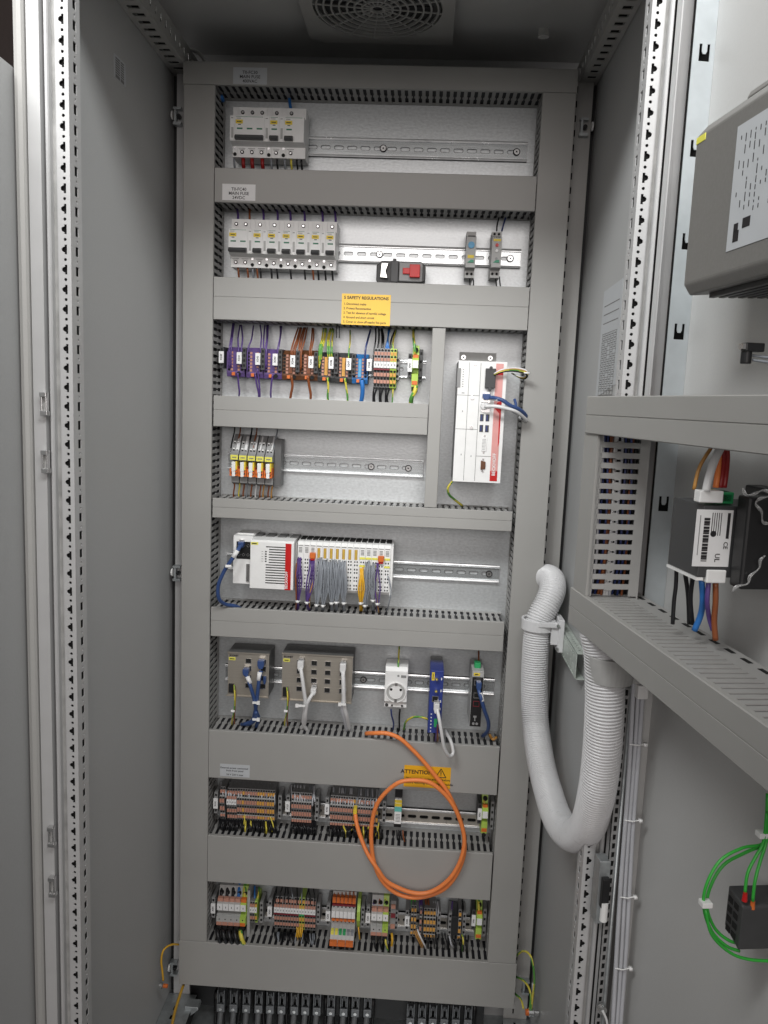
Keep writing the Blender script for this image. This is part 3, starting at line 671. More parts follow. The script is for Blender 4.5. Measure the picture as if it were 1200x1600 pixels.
# violet
L = 'violet wire rising from a purple distribution block into the duct above'
wires_px([[(364, 505, 520), (361, 528, 500), (358, 548, 490), (358, 576, 489)], [(366, 505, 520), (363, 528, 500), (361, 548, 490), (361, 574, 489)], [(375, 508, 520), (372, 528, 500), (373, 548, 486), (376, 560, 489)], [(377, 508, 520), (379, 528, 500), (377, 548, 486), (377.5, 562, 489)],
          [(396, 509, 520), (393, 530, 500), (387, 548, 490), (386.5, 580, 489)], [(406.5, 508, 520), (408.5, 525, 500), (407, 545, 487), (405, 560, 489)], [(414, 508, 520), (412, 530, 500), (412, 550, 488), (414, 580, 489)],
          [(417, 508, 520), (417, 530, 498), (414, 550, 488), (416, 575, 489)], [(419, 508, 520), (418, 530, 500), (416, 550, 488), (417, 572, 489)],
          [(438, 510, 520), (438, 525, 500), (434, 545, 487), (432, 560, 489)], [(440, 510, 520), (438, 528, 500), (435, 545, 487), (433, 560, 489)]], 1.5, W_PUR, L, 'violet wires above the purple blocks')
wires_px([[(371.5, 583, 490), (372.5, 598, 494), (374, 612, 500), (373, 622, 508)], [(399, 585, 490), (401, 600, 494), (404, 614, 500), (404, 624, 508)], [(402, 575, 490), (405, 600, 494), (406, 614, 500), (406, 624, 508)], [(426, 585, 490), (424, 600, 494), (423, 616, 500), (424, 626, 508)]], 1.8, W_PUR, 'violet wire hanging from a purple distribution block', 'violet wires below the purple blocks')
wires_px([[(466, 512, 520), (460, 530, 500), (455, 548, 487), (456, 562, 489)], [(469, 512, 520), (464, 530, 500), (458, 548, 487), (458, 562, 489)], [(471, 512, 520), (466, 532, 500), (461, 548, 487), (461, 562, 489)], [(475, 512, 520), (469, 532, 500), (467, 552, 489), (468, 580, 490)],
          [(477, 512, 520), (472, 532, 500), (469, 552, 489), (470, 578, 490)], [(480, 512, 520), (476, 532, 500), (471, 552, 489), (471, 575, 490)], [(488, 513, 520), (487, 530, 500), (484, 548, 487), (484, 562, 489)], [(490, 513, 520), (490, 530, 500), (486.5, 548, 487), (486.5, 562, 489)]], 1.6, W_BRN, 'brown wire rising from a brown distribution block', 'brown wires above the brown blocks')
wires_px([[(455, 587, 490), (457, 602, 494), (455, 614, 500), (453, 626, 508)], [(481, 588, 490), (483, 602, 494), (485.5, 616, 500), (485, 628, 508)]], 2.7, W_BRN, 'thick brown wire hanging from a brown distribution block', 'brown wires below the brown blocks')
wires_px([[(505, 513, 520), (503, 530, 500), (499, 545, 488), (499, 575, 490)], [(508, 513, 520), (506, 530, 500), (501, 545, 488), (500, 570, 490)], [(510, 513, 520), (507, 532, 500), (503, 548, 488), (502, 562, 490)], [(516, 513, 520), (512, 530, 500), (512, 548, 488), (513, 560, 490)], [(519, 513, 520), (514, 530, 500), (515, 548, 488), (516, 560, 490)], [(521, 514, 520), (519, 532, 500), (518.5, 548, 488), (519, 558, 490)]], 1.7, W_YLG, 'green and yellow wire rising from the left yellow strip block', 'green and yellow wires above the third row', m2=W_GST)
wires_px([[(547, 516, 520), (547, 535, 500), (545, 550, 490), (545, 565, 488)]], 1.5, W_YLG, 'single green and yellow wire above the right yellow strip block', None, m2=W_GST)
wires_px([[(512, 590, 490), (513, 605, 494), (512, 618, 500), (513, 630, 508)]], 2.2, W_YLG, 'green and yellow wire hanging from the left yellow strip block', None, m2=W_GST)
wires_px([[(539, 591, 490), (541, 605, 494), (543, 620, 500), (543, 632, 508)]], 2.2, W_YLG, 'green and yellow wire hanging from the right yellow strip block', None, m2=W_GST)
wires_px([[(579, 515, 520), (575, 530, 500), (571, 548, 488), (570, 583, 488)]], 2.0, W_NAVY, 'dark blue wire rising from the blue distribution block', None)
wires_px([[(565, 594, 488), (566.5, 605, 488), (566, 618, 494), (563, 634, 505)]], 4.6, W_BLU, 'thick blue wire hanging from the blue distribution block', None)
# row 3 tall feed-through terminals with markers
def fterm(w, btn, body, marker=True, slope=.57, bridge=None, n_up=2, n_dn=2, name='feed_through_terminal'):
    """stepped terminal, local origin at its marker; rows are given as seen from the standing height, slope undoes the parallax"""
    t = thing(name, 'terminal', 'terminal'); Y0 = 480
    def zy(a):
        d = .33 * max(0, abs(a) - 6); return a - d * slope, Y0 + d
    if marker: H = [27, 15][2 - n_up:] + [-11.5, -25, -37.5][:n_dn + 1]; B = [(21, 3.2), (9.8, 2.8)][2 - n_up:] + [(-18, 3.4), (-31, 3.2)][:n_dn]
    else: H = [27, 14, 6.5, -9, -24, -38]; B = [(20.5, 3.2), (0, 3.8), (-16, 4.4), (-31, 2.8)]
    top, bot = (31 if n_up > 1 else 19), (-42 if n_dn > 1 else -30)
    zt, yt = zy(top); zb, yb = zy(bot); z1, y1 = zy(6); z2, y2 = zy(-6)
    b = MB(); b.prism([(YP - 8, zt), (yt, zt), (y1, z1), (y2, z2), (yb, zb), (YP - 8, zb - 3)], 0, .15, w - .15)
    for a in H:
        z, y = zy(a); b.cyl((w / 2, y - .6, z), 1, min(w * .4, 2.5), 1.6, 1, n=8)
    if not marker:
        z, y = zy(10.3); b.box(.3, w - .3, y - .5, y + .8, z - 1.2, z + 1.2, 2); z, y = zy(-27.4); b.box(.3, w - .3, y - .5, y + .8, z - 1, z + 1, 2)
    b.build('housing', [body, HOLE, LGREY], t)
    for a, h in B:
        z, y = zy(a); q = MB(); q.box(w * .1, w * .9, y - 1.5, y + 1.2, z - h, z + h); q.build('push_button', btn, t)
    q = MB()
    if marker: q.box(.25, w - .25, Y0 - 1.6, Y0 - .1, -5.6, 5.6); q.box(w * .4, w * .6, Y0 - 1.75, Y0 - 1.6, -2, 2, 1); q.build('marker_tag', [PAPER, INK], t)
    if bridge:
        q = MB(); z, y = zy(-8.4); q.box(.1, w - .1, y - 1.6, y + 1, z - 1.4, z + 1.4); q.build('jumper_bridge', bridge, t)
    return t
used = {}
def place(proto, n, x0, z0, pitch, label, group, dz=0):
    out = []
    for i in range(n):
        loc = (x0 + pitch * i, 0, z0)
        if id(proto) not in used:
            used[id(proto)] = 1; proto.location = Vector(loc) * S; proto['label'] = label; proto['group'] = group; out.append(proto)
        else: out.append(dup(proto, loc, label, group))
    return out
P_std = fterm(5.15, TERM, TBODY)
P_big = fterm(6.1, TERM, TBODY, slope=0, bridge=MAROON)
P_bigy = fterm(6.1, AMB, GYP, slope=0)
P_nom = fterm(5.2, TERM, TBODY, marker=False)
P_nomy = fterm(5.2, AMB, TBODY, marker=False)
p3 = at(584, 569.5, 480)
place(P_big, 5, p3.x, p3.z, 6.1, 'grey terminal with white marker and two salmon levels in the third row', 'marked terminals of the third row')
place(P_bigy, 1, p3.x + 30.5, p3.z, 6.1, 'green bodied terminal, left of the last two in the third row group', 'marked terminals of the third row')
place(P_bigy, 1, p3.x + 36.6, p3.z, 6.1, 'green bodied terminal at the right end of the marked third row group', 'marked terminals of the third row')
for k, x in enumerate((585, 590, 597.5)):
    wire('wire', [(587 + 2 * k + k * 3, 514, 520), (x + 2, 530, 500), (x, 545, 493), (x, 553, 494)], 1.7, W_BLK, 'black wire entering the top of the marked third row terminals', group='black wires above the third row terminals')
wire('wire', [(596, 514, 520), (597, 530, 500), (596.5, 545, 493), (596, 560, 488)], 1.7, W_BLK, 'black wire entering the top of the marked third row terminals', group='black wires above the third row terminals')
for k in range(3): wire('wire', [(607 + k, 514, 520), (606, 530, 498), (602 + k * 3, 548, 492), (602 + k * 3, 557, 492)], 1.7, W_BLU, 'blue wire entering the top of the marked third row terminals', group='blue wires above the third row terminals')
wire('wire', [(617, 516, 520), (611, 532, 500), (610, 550, 492)], 1.7, W_BLK, 'black wire curving left of the green and yellow one above the third row')
wire('wire', [(619, 516, 520), (614, 534, 500), (614.5, 552, 492), (615, 558, 492)], 1.8, W_YLG, 'green and yellow wire entering the green bodied third row terminals', m2=W_GST)
for k, x in enumerate((584, 588, 594, 598, 603.5, 608)):
    wire('wire', [(x + 1.5, 600, 500), (x, 608, 496), (x - 1 - (k % 2) * 2, 620, 500), (x - 1 - (k % 2), 634, 508)], 1.8, W_BLK, 'black wire hanging below the marked third row terminals', group='black wires below the third row terminals')
wire('wire', [(613.5, 598, 500), (614, 612, 496), (613, 625, 500), (612, 636, 508)], 1.4, W_YLG, 'green and yellow wire hanging below the marked third row terminals', m2=W_GST)
bracket(621, 576, 490, 'grey bracket closing the marked terminals of the third row', plate_on=False, group='plain brackets', h=42)
for i, x in enumerate((526, 530)):
    wire('wire', [(x, 510, 512), (x, 521, 512), (x, 528, 510)], 1, W_BLK, ('left' if not i else 'right') + ' short loose black wire end below the safety sign duct')
# PE terminals
def pe_term(px, py, label, topblack=False, s=1.0, plate_lbl='', Yf=478):
    p = at(px, py, Yf); x, z = p.x, p.z; w = 12 * s
    t = thing('earth_terminal', label, 'terminal', (x, YP - 8, z), 'green and yellow earth terminals at the row ends')
    b = MB(); b.prism([(YP - 8, 36), (500, 36), (494, 18), (484, 12), (Yf, 9), (Yf, -8), (492, -10), (492, -16), (Yf + 3, -19), (Yf + 3, -42), (500, -50), (YP - 8, -50)], 0, 0, w)
    b.v = [v + Vector((x - w / 2, 0, z)) for v in b.v]; b.build('housing', GYP, t)
    b = MB(); b.box(x - w / 2 + .6, x + w / 2 - .6, Yf - 2, Yf - .2, z - 7, z + 7); b.build('marker_tag', PAPER, t)
    b = MB(); b.box(x - w / 2 + 1, x + w / 2 - 1, 484, 489, z + 11, z + 18); b.build('push_button', ORP, t)
    b = MB(); b.box(x - w / 2 + .8, x + w / 2 - .8, Yf + 1.4, Yf + 3.2, z - 38, z - 31); b.build('push_button', ORP, t)
    b = MB(); b.cyl((x, 491.5, z + 27), 1, 4.6, 4, 0, n=14); b.build('wire_entry', HOLE, t)
    b = MB(); b.cyl((x, Yf + 2.2, z - 45), 1, 4.3, 3, 0, n=14); b.build('wire_entry', HOLE, t)
    return t
pe_term(649, 569, 'earth terminal at the right end of the third row')
pe_term(758, 1273, 'earth terminal at the right end of the seventh row, beside the cable loop')
pe_term(749, 1440, 'earth terminal at the right end of the lowest row')
for px, py, lb in ((640.5, 571, 'tall white name plate left of the third row earth terminal'), (749.5, 1272, 'tall white name plate left of the seventh row earth terminal'), (740, 1438, 'tall white name plate left of the lowest row earth terminal')):
    bracket(px, py, 482, lb, plate_h=24, plate_w=8.5, h=44, txt='XPE1', group='earth name plates', dark=True)
for px, py, lb in ((657.5, 571, 'dark bracket right of the third row earth terminal'), (769, 1275, 'grey bracket right of the seventh row earth terminal'), (757, 1442, 'grey bracket right of the lowest row earth terminal')):
    bracket(px, py, 492, lb, plate_on=False, h=60, dark=(py < 600), group='plain brackets')
wire('wire', [(646, 515, 520), (646, 525, 500), (648, 545, 490), (649, 553, 492)], 2.8, W_YLG, 'green and yellow wire entering the top of the third row earth terminal', m2=W_GST)
wire('wire', [(650, 603, 482), (648, 612, 480), (643, 622, 484), (642, 636, 500)], 4.4, W_YLG, 'thick green and yellow wire hanging from the third row earth terminal', m2=W_GST)
wire('wire', [(755, 1240, 515), (756, 1250, 498), (757, 1259, 492)], 3.4, W_YLG, 'green and yellow wire entering the seventh row earth terminal', m2=W_GST)
wire('wire', [(748, 1400, 510), (748, 1412, 494), (748, 1425, 490)], 3.4, W_YLG, 'green and yellow wire entering the lowest row earth terminal', m2=W_GST)

# ------------------------------------------------------------------ row 4: relay sockets
Y4 = 478
for i in range(5):
    a = at(360.3 + 13.4 * i, 700 + 1.0 * i, Y4); x0 = a.x; w = 15.4
    zt = at(367 + 13.4 * i, 714 + .9 * i, Y4).z
    t = thing('relay_socket', ordn[i] + ' slim relay from the left with yellow tag and orange retaining clip', 'relay', (x0, YP - 8, zt), 'slim relays of the fourth row')
    b = MB(); b.prism([(YP - 8, zt + 42), (515, zt + 42), (500, zt + 30), (494, zt + 18), (Y4 + 6, zt + 8), (Y4, zt + 5), (Y4, zt - 6), (502, zt - 8), (502, zt - 34), (Y4 + 10, zt - 36), (Y4 + 10, zt - 50), (505, zt - 56), (YP - 8, zt - 56)], 0, x0, x0 + w - .6); b.build('socket_housing', MGREY, t)
    b = MB()
    for zz, yy in ((zt + 27, 499), (zt + 14, 490)):
        for dx in (4, 10.5):
            b.box(x0 + dx - 2.2, x0 + dx + 2.2, yy - 2, yy + 3, zz - 3, zz + 3, 0); b.box(x0 + dx - 1.8, x0 + dx + 1.8, yy - 2.6, yy - 1, zz - 2.4, zz + .6, 1)
    b.build('clamp_unit', [OFFW, HOLE], t)
    b = MB(); b.box(x0 + .3, x0 + w - 1, Y4 - 1, Y4, zt - 5, zt + 4); b.box(x0 + 3, x0 + w - 4, Y4 - 1.3, Y4 - 1, zt - 1.5, zt + .4, 1); b.build('name_tag', [LYEL, GINK], t)
    b = MB(); b.box(x0 + 3, x0 + w - 5, Y4 - 4, 502, zt - 27, zt - 9); b.build('relay_case', WHITE, t, bevel=.6)
    b = MB(); b.box(x0 + w - 4.8, x0 + w - 2, Y4 - 3.5, 500, zt - 24, zt - 8); b.build('coil_flag', YEL, t)
    b = MB(); b.box(x0 - 1, x0 + w - .8, Y4 - 2, Y4 + 2, zt - 29.5, zt - 27); b.box(x0 - 1, x0 + w - .8, Y4 - 2, Y4 + 2, zt - 36.5, zt - 34); b.box(x0 - 1, x0 + 2, Y4 - 1, 500, zt - 36.5, zt - 22); b.box(x0 + w - 3.2, x0 + w - .8, Y4 - 1, 500, zt - 36.5, zt - 18); b.box(x0 + 4, x0 + 10, Y4 - 3, Y4 + 1, zt - 37, zt - 26, 1); b.build('retaining_clip', [ORP, OFFW], t)
x0, x1, z0, z1 = rect(428, 687, 436.5, 761, 485)
b = MB(); b.box(x0, x1, 495, YP - 8, z0, z1); b.build('end_plate', DGREY, label='dark grey upright end plate right of the five orange relays', cat='end plate')
for x, m_, nm in ((366, W_BLK, 'black'), (375, W_BRN, 'brown'), (393, W_BLK, 'black'), (401, W_BRN, 'brown'), (433, W_GRY, 'grey')):
    wire('wire', [(x + 1, 664, 520), (x, 676, 512), (x - 3, 688, 504), (x - 5, 700, 495)], 1.4, m_, nm + ' wire entering the top of the five orange relays', group='relay top wires, ' + nm)
for x in (371, 373.5, 384, 386, 400, 408, 426):
    wire('ferrule_wire', [(x + 3, 682, 512), (x + 1, 692, 498), (x - 1.5, 704, 488)], 1.9, W_WHT, 'white sleeved wire end slanting into the five orange relays', group='white wire ends of the relays')
for x, m_, nm in ((366, W_BRN, 'brown'), (374, W_YLG, 'yellow'), (381, W_BRN, 'brown'), (386, W_GRY, 'grey'), (393, W_BRN, 'brown'), (400, W_WHT, 'white'), (407, W_BRN, 'brown'), (412, W_TAN, 'tan'), (420, W_BRN, 'brown'), (425, W_TAN, 'tan')):
    wire('wire', [(x, 750, 496), (x + .5, 760, 500), (x - 1, 770, 506), (x - 1, 779, 512)], 1.6, m_, nm + ' wire running from the orange relays down to the duct', group='relay bottom wires, ' + nm)

# ------------------------------------------------------------------ row 5: controller
Y5 = 445
x0, x1, z0, z1 = rect(365, 836.5, 392, 912.5, Y5 + 12)
plc = thing('controller', 'white bus controller with black cooling slots and a red vertical stripe', 'controller', (x0, YP - 8, z0))
b = MB(); b.box(x0, x1 + 2, Y5 + 12, YP - 8, z0, z1); b.box(x0 + 3, x1, Y5 + 30, Y5 + 30.5, z1, z1 + 2)
xa, xb, za, zb = rect(391.5, 843.5, 457.5, 922, Y5)
b.prism([(YP - 8, zb - 2), (Y5 + 26, zb + 2), (Y5 + 4, zb), (Y5, zb - 3), (Y5, za), (YP - 8, za)], 0, xa, xb); b.build('housing', WHITE, plc, bevel=1)
b = MB()
for k in range(5): b.box(x0 + 10 + k * 24, x0 + 26 + k * 24, Y5 + 34, YP - 20, zb - .5, zb + 3)
b.build('top_vent', DGREY, plc)
b = MB(); H = zb - za; Wd = xb - xa
for k in range(15): b.box(xa + Wd * (.36 if k > 6 or k < 1 else .43), xa + Wd * .81, Y5 - .3, Y5 + 1, zb - H * (.125 + .0535 * k) - 1, zb - H * (.125 + .0535 * k) + .9)
b.build('cooling_slots', HOLE, plc)
b = MB(); b.box(xa + Wd * .81, xa + Wd * .945, Y5 - .6, Y5 + 1, za - .5, zb - 4); o = b.build('red_stripe', RED, plc)
b = MB(); text(b, 'BECKHOFF', xa + Wd * .85, Y5 - .9, za + H * .2, 7, 0, rot=90, bold=.15); b.build('lettering', WINK, o)
b = MB(); b.box(xa + 1, xa + 15, Y5 - .4, Y5, zb - 9, zb - 4); b.box(xa + 3, xa + 12, Y5 - .6, Y5 - .4, zb - 7.4, zb - 5.6, 1); b.build('name_tag', [LYEL, INK], plc)
b = MB()
for k in range(5): b.box(xa + Wd * .34, xa + Wd * .38, Y5 - .4, Y5 + .5, zb - H * (.24 + .05 * k), zb - H * (.215 + .05 * k)); b.box(xa + Wd * .26, xa + Wd * .3, Y5 - .3, Y5 + .5, zb - H * (.233 + .05 * k), zb - H * (.225 + .05 * k), 1)
b.build('indicator_row', [INK, GINK], plc)
b = MB(); Hh = z1 - z0
b.box(x0 + 6, x1 - .5, Y5 + 11.4, Y5 + 12.3, z1 - Hh * .48, z1 - Hh * .12)
b.build('port_recess', HOLE, plc)
b = MB()
for r_ in range(2):
    for c_ in range(3): b.ring((x0 + 11 + c_ * 9, Y5 + 10.6, z1 - Hh * (.2 + .19 * r_)), 1, 2.4, 3.3, .8, n=4)
b.build('port_frame', STEEL, plc, smooth=False)
b = MB(); b.box(x1 - 9, x1 - 3, Y5 + 9.5, Y5 + 12, z0 + 5, z0 + 40); b.cyl((x1 - 6, Y5 + 9, z0 + 8), 1, 2.5, 2, 1, n=10); b.build('video_port', [STEEL, DGREY], plc)
# io modules
io_x = at(464.5, 880, 468).x
zt5 = at(467, 846, 468).z; zb5 = at(470, 917, 468).z
H5 = 98
def iomod(kind):
    t = thing('io_module', 'module', 'input module'); Yf = 468
    b = MB(); b.prism([(YP - 8, 0), (500, 2), (Yf + 6, 0), (Yf, -6), (Yf, -H5 + 6), (Yf + 5, -H5), (YP - 8, -H5)], 0, .15, 11.85); b.build('housing', WHITE, t)
    b = MB(); b.box(2.5, 12.2, 486, 520, .5, 3); b.build('latch_gap', HOLE, t)
    b = MB(); b.box(1.5, 10.5, Yf - .3, Yf, -8, -6.6); b.build('type_print', GINK, t)
    if kind == 'amber':
        b = MB(); b.box(2.5, 8.2, Yf - .5, Yf, -31, -11); b.build('indicator_window', AMBW, t)
        b = MB()
        for k in range(8): b.box(4, 7, Yf - .7, Yf - .5, -30 + k * 2.4, -29 + k * 2.4)
        b.build('indicator', YEL, t)
    else:
        b = MB()
        for k in range(4): b.box(2.6, 9, Yf - .5, Yf, -21 + k * 2.8, -19.4 + k * 2.8)
        b.build('indicator_window', MGREY, t)
    if kind == 'power':
        b = MB(); b.box(.6, 11.6, Yf - 7, Yf, -31, -20); b.box(1.6, 10.4, Yf - 5, Yf, -35, -31, 1); b.build('power_plug', [ORP, RED], t, bevel=.5)
    if kind == 'yellow':
        b = MB(); b.box(.6, 11.4, Yf - 1, Yf, -29, -25); b.box(.6, 11.4, Yf - 1, Yf, -44, -40.5); b.build('safety_strip', LYEL, t)
    b = MB()
    for gz in (-35, -50, -66, -82):
        for dz in (0, 6.5):
            for dx in (3.6, 8.2): b.box(dx - 1.2, dx + 1.2, Yf - .4, Yf + .2, gz - dz - 1.6, gz - dz + 1.6)
    b.build('wire_entry', HOLE, t)
    return t
kinds = ['plain', 'plain', 'power'] + ['amber'] * 7 + ['yellow'] * 3 + ['power2', 'yellow']
PR = {'plain': iomod('plain'), 'power': iomod('power'), 'amber': iomod('amber'), 'yellow': iomod('yellow')}
seen = set()
labels5 = ['white module touching the red striped controller', 'white module left of the first orange plug', 'white module with orange plug near the controller'] + ['white module with a tall amber window in the controller row'] * 7 + ['white module with yellow strip and amber wires', 'white module with yellow strip and grey wires, middle of three', 'white module with yellow strip left of the right orange plug', 'white module with orange plug near the right end', 'white module with yellow strip at the right end of the controller row']
for i, k in enumerate(kinds):
    kk = 'power' if k == 'power2' else k
    loc = (io_x + 12.05 * i, 0, zt5); g = 'input modules with amber windows' if k == 'amber' else 'white input modules'
    if kk not in seen: seen.add(kk); o = PR[kk]; o.location = Vector(loc) * S; o['label'] = labels5[i]; o['group'] = g
    else: dup(PR[kk], loc, labels5[i], g)
xe_ = io_x + 12.05 * 15
b = MB(); b.box(xe_, xe_ + 5, 470, YP - 8, zt5 - H5, zt5 - 1); b.build('closing_module', WHITE, label='white end cap closing the row of input modules', cat='module')
b = MB(); x0, x1, z0, z1 = rect(463, 846, 464.3, 917, 470); b.box(xb + .5, io_x - .5, 462, YP - 8, zt5 - H5 + 4, zt5 - 2); b.build('bus_coupler_edge', LGREY, plc)
# their wires
def bundle(x_top0, x_top1, y_top, x_tie, y_tie, n, m, label, group, r=1.35, y_end=955, cat='wire', tie=True, x_end=None):
    for k in range(n):
        f = k / max(1, n - 1); xt = x_top0 + (x_top1 - x_top0) * f
        yt = y_top + random.uniform(-1, 6); sp = (f - .5) * 3.4
        wire('wire', [(xt, yt, 467), (xt + random.uniform(-.6, .6), yt + 12, 455 + random.uniform(0, 4)), ((xt * .55 + x_tie * .45) + sp * 2.0, (y_tie + yt) / 2 + 6, 452 + random.uniform(0, 8)), (x_tie + sp * .8, y_tie, 462 + random.uniform(-3, 3)), ((x_end or x_tie) + sp, y_end, 485)], r, m, label, cat, group)
    if tie:
        p = at(x_tie, y_tie, 460); b = MB(); b.tube([(p.x + 4.6 * math.cos(a), p.y + 4.6 * math.sin(a), p.z) for a in [2 * math.pi * i / 10 for i in range(11)]], 1, smooth=False, sides=5); b.box(p.x - 2.6, p.x + 2.6, p.y - 8, p.y - 3.4, p.z - 2.2, p.z + 2.2)
        b.build('cable_tie', WHITE, label='small white tie at the foot of ' + group, cat='cable tie', group='cable ties of the controller row')
bundle(465, 470, 871, 465.5, 939, 4, W_PUR, 'violet wire under the first module beside the controller', 'the first violet bundle')
wire('wire', [(464, 873, 467), (462, 900, 455), (463, 938, 460), (462, 955, 484)], 1.5, W_BRN, 'brown wire alongside the first violet bundle')
bundle(484, 491, 873, 480, 941, 4, W_PUR, 'violet wire under the first orange plug', 'the violet bundle under the orange plug', x_end=483)
wire('wire', [(491, 905, 458), (485, 925, 458), (483, 955, 484)], 1.4, W_TAN, 'amber wire joining the violet bundle under the orange plug')
Gs = 'grey wire fanning down from the amber window modules'
bundle(496, 503, 872, 495, 945, 6, W_GRY, Gs + ', first bundle', 'the first grey bundle')
bundle(504, 513, 873, 505, 946, 6, W_GRY, Gs + ', second bundle', 'the second grey bundle')
bundle(514, 522, 874, 518.5, 942, 6, W_GRY, Gs + ', third bundle', 'the third grey bundle')
bundle(523, 531, 875, 526, 941, 6, W_GRY, Gs + ', fourth bundle', 'the fourth grey bundle')
bundle(532, 540, 876, 537.5, 942, 7, W_GRY, Gs + ', fifth bundle', 'the fifth grey bundle')
bundle(563, 567, 884, 564, 942, 4, W_YEL, 'amber yellow wire under the first yellow strip module', 'the amber bundle', r=1.6)
bundle(571, 577, 876, 570.5, 946, 5, W_GRY, 'grey wire under the middle yellow strip module', 'the sixth grey bundle')
bundle(579, 586, 878, 583, 938, 5, W_GRY, 'grey wire left of the right orange plug', 'the seventh grey bundle')
bundle(589, 591, 880, 590, 943, 2, W_PUR, 'violet wire under the right orange plug', 'the thin mixed bundle')
wire('wire', [(588, 905, 458), (587, 925, 460), (590, 945, 463), (592, 958, 484)], 1.3, W_TAN, 'amber wire beside the violet pair at the right orange plug')
wire('wire', [(606, 900, 465), (611, 922, 460), (608, 942, 465), (604, 955, 484)], 1.3, W_GRY, 'single dark grey wire right of the last input module')

# lan cables helper: plug + cable
def lan(name, pts, col, r, label, plug, cat='network cable', sleeve=None, tail=True, sides=8):
    """pts start at the plug; plug = (px, py, depth, w, h) of the connector boot"""
    p0 = at(*pts[0]); t = thing(name, label, cat, tuple(p0))
    b = MB(); b.tube([at(*p) for p in pts], r, 0, sides=sides); b.build('cable', col, t)
    px, py, Y, w, h = plug; p = at(px, py, Y)
    b = MB(); b.prism([(p.x - w / 2, p.z + h / 2), (p.x + w / 2, p.z + h / 2), (p.x + w / 2, p.z - h * .1), (p.x + w * .28, p.z - h / 2), (p.x - w * .28, p.z - h / 2), (p.x - w / 2, p.z - h * .1)], 1, Y - 6, Y + 8)
    b.build('plug_boot', col, t, bevel=1.2)
    b = MB(); b.box(p.x - w * .42, p.x + w * .42, Y + 2, Y + 14, p.z - 2, p.z + h / 2 + 2.5); b.build('plug', CLEAR if col is W_WHT else STEEL, t)
    if sleeve:
        b = MB(); a = [at(*q) for q in sleeve]; b.tube(a, r + .8, 0, smooth=False, sides=8); b.build('marker_sleeve', PAPER, t)
    return t
lan('network_cable', [(376, 852, 440), (370, 862, 428), (361, 876, 424), (350, 893, 428), (341, 915, 430), (342, 935, 436), (352, 944, 452), (368, 947, 468), (378, 952, 488)], W_DBL, 3.8, 'dark blue network cable looping from the white controller down into the duct', (377, 851, 447, 11, 12), sleeve=[(371, 860, 428), (364, 871, 424)])
b = MB(); p = at(356, 884, 426); b.cyl((p.x - 3, p.y - 5, p.z), 0, 3, 11, 0, n=8); b.build('cable_tie', WHITE, label='white tie on the dark blue cable left of the controller', cat='cable tie')

# ------------------------------------------------------------------ industrial computer
YK = 437
PC0, PC1, PCz0, PCz1 = 0, 0, 0, 0
x0, x1, z0, z1 = rect(716.5, 563.5, 782, 755, YK); x0b = at(707.5, 753, YK).x; x1b = at(781, 755, YK).x
x0 = (at(717, 564, YK).x + x0b) / 2; x1 = (at(793, 566, YK).x + x1b) / 2
pc = thing('industrial_computer', 'tall white industrial computer with red stripe, usb and video ports', 'computer', (x0, YP, z0))
W = x1 - x0; H = z1 - z0
b = MB(); b.box(x0, x1, YK + 3, YP - 3, z0, z1); b.build('case', MGREY, pc)
b = MB(); b.box(x0 - .3, x1 + .3, YK, YK + 2.8, z0 - .5, z1 + .5); b.build('front_panel', WHITE, pc, bevel=.5)
b = MB()
def fx(f): return x0 + f * W
def fz(f): return z1 - f * H
for f in (.225, .46): b.box(fx(f) - .35, fx(f) + .35, YK - .2, YK + .3, fz(.99), fz(.01))
b.box(fx(0), fx(.46), YK - .2, YK + .3, fz(.28) - .35, fz(.28) + .35); b.box(fx(0), fx(.46), YK - .2, YK + .3, fz(.56) - .35, fz(.56) + .35); b.box(fx(.46), fx(.78), YK - .2, YK + .3, fz(.78) - .35, fz(.78) + .35)
b.build('panel_seam', DGREY, pc)
b = MB(); b.box(fx(.775), fx(.93), YK - .5, YK, fz(.985), fz(.012), 0); b.box(fx(.775), fx(.93), YK - .7, YK - .5, fz(.985), fz(.9), 1); b.box(fx(.775), fx(.93), YK - .7, YK - .5, fz(.105), fz(.078), 1)
b.prism([(fx(.84), fz(.33)), (fx(.93), fz(.32)), (fx(.93), fz(.66)), (fx(.905), fz(.7)), (fx(.895), fz(.42)), (fx(.8), fz(.38))], 1, YK - .75, YK - .5, 1); o = b.build('red_stripe', [PINKR, RED], pc)
b = MB(); text(b, 'BECKHOFF', fx(.85), YK - 1, fz(.845), 8.5, 0, rot=90, bold=.15); b.build('lettering', WINK, o)
b = MB(); b.box(fx(-.02) , fx(.05), YK - 1.5, YK, fz(.215), fz(.06)); b.build('indicator_cover', MGREY, pc)
b = MB()
for k in range(8): b.box(fx(.09), fx(.115), YK - .3, YK, fz(.07 + .02 * k) - .6, fz(.07 + .02 * k) + .6)
b.box(fx(.09), fx(.15), YK - .3, YK, fz(.265), fz(.259))
for (a, c) in ((.12, .42), (.14, .78), (.35, .79)): b.box(fx(a), fx(a) + 1.2, YK - .3, YK, fz(c), fz(c) + 3)
b.build('printing', GINK, pc)
for f, g in ((.33, .022), (.31, .27), (.315, .30), (.33, .545)):
    b = MB(); b.cyl((fx(f), YK - 1.6, fz(g)), 1, 3, 2, 0, n=14); b.build('screw', STEEL, pc, smooth=False)
b = MB(); b.box(fx(.05), fx(.86), YP - 3.2, YP - 1.2, z1, z1 + 22); b.build('mounting_lug', LGREY, pc)
for f in (.14, .73):
    b = MB(); b.cyl((fx(f), YP - 5.5, z1 + 12), 1, 4.6, 3, 0, n=16); b.cyl((fx(f), YP - 5.8, z1 + 12), 1, 1.8, 1, 1, n=6); b.build('screw', [STEEL, HOLE], pc, smooth=False)
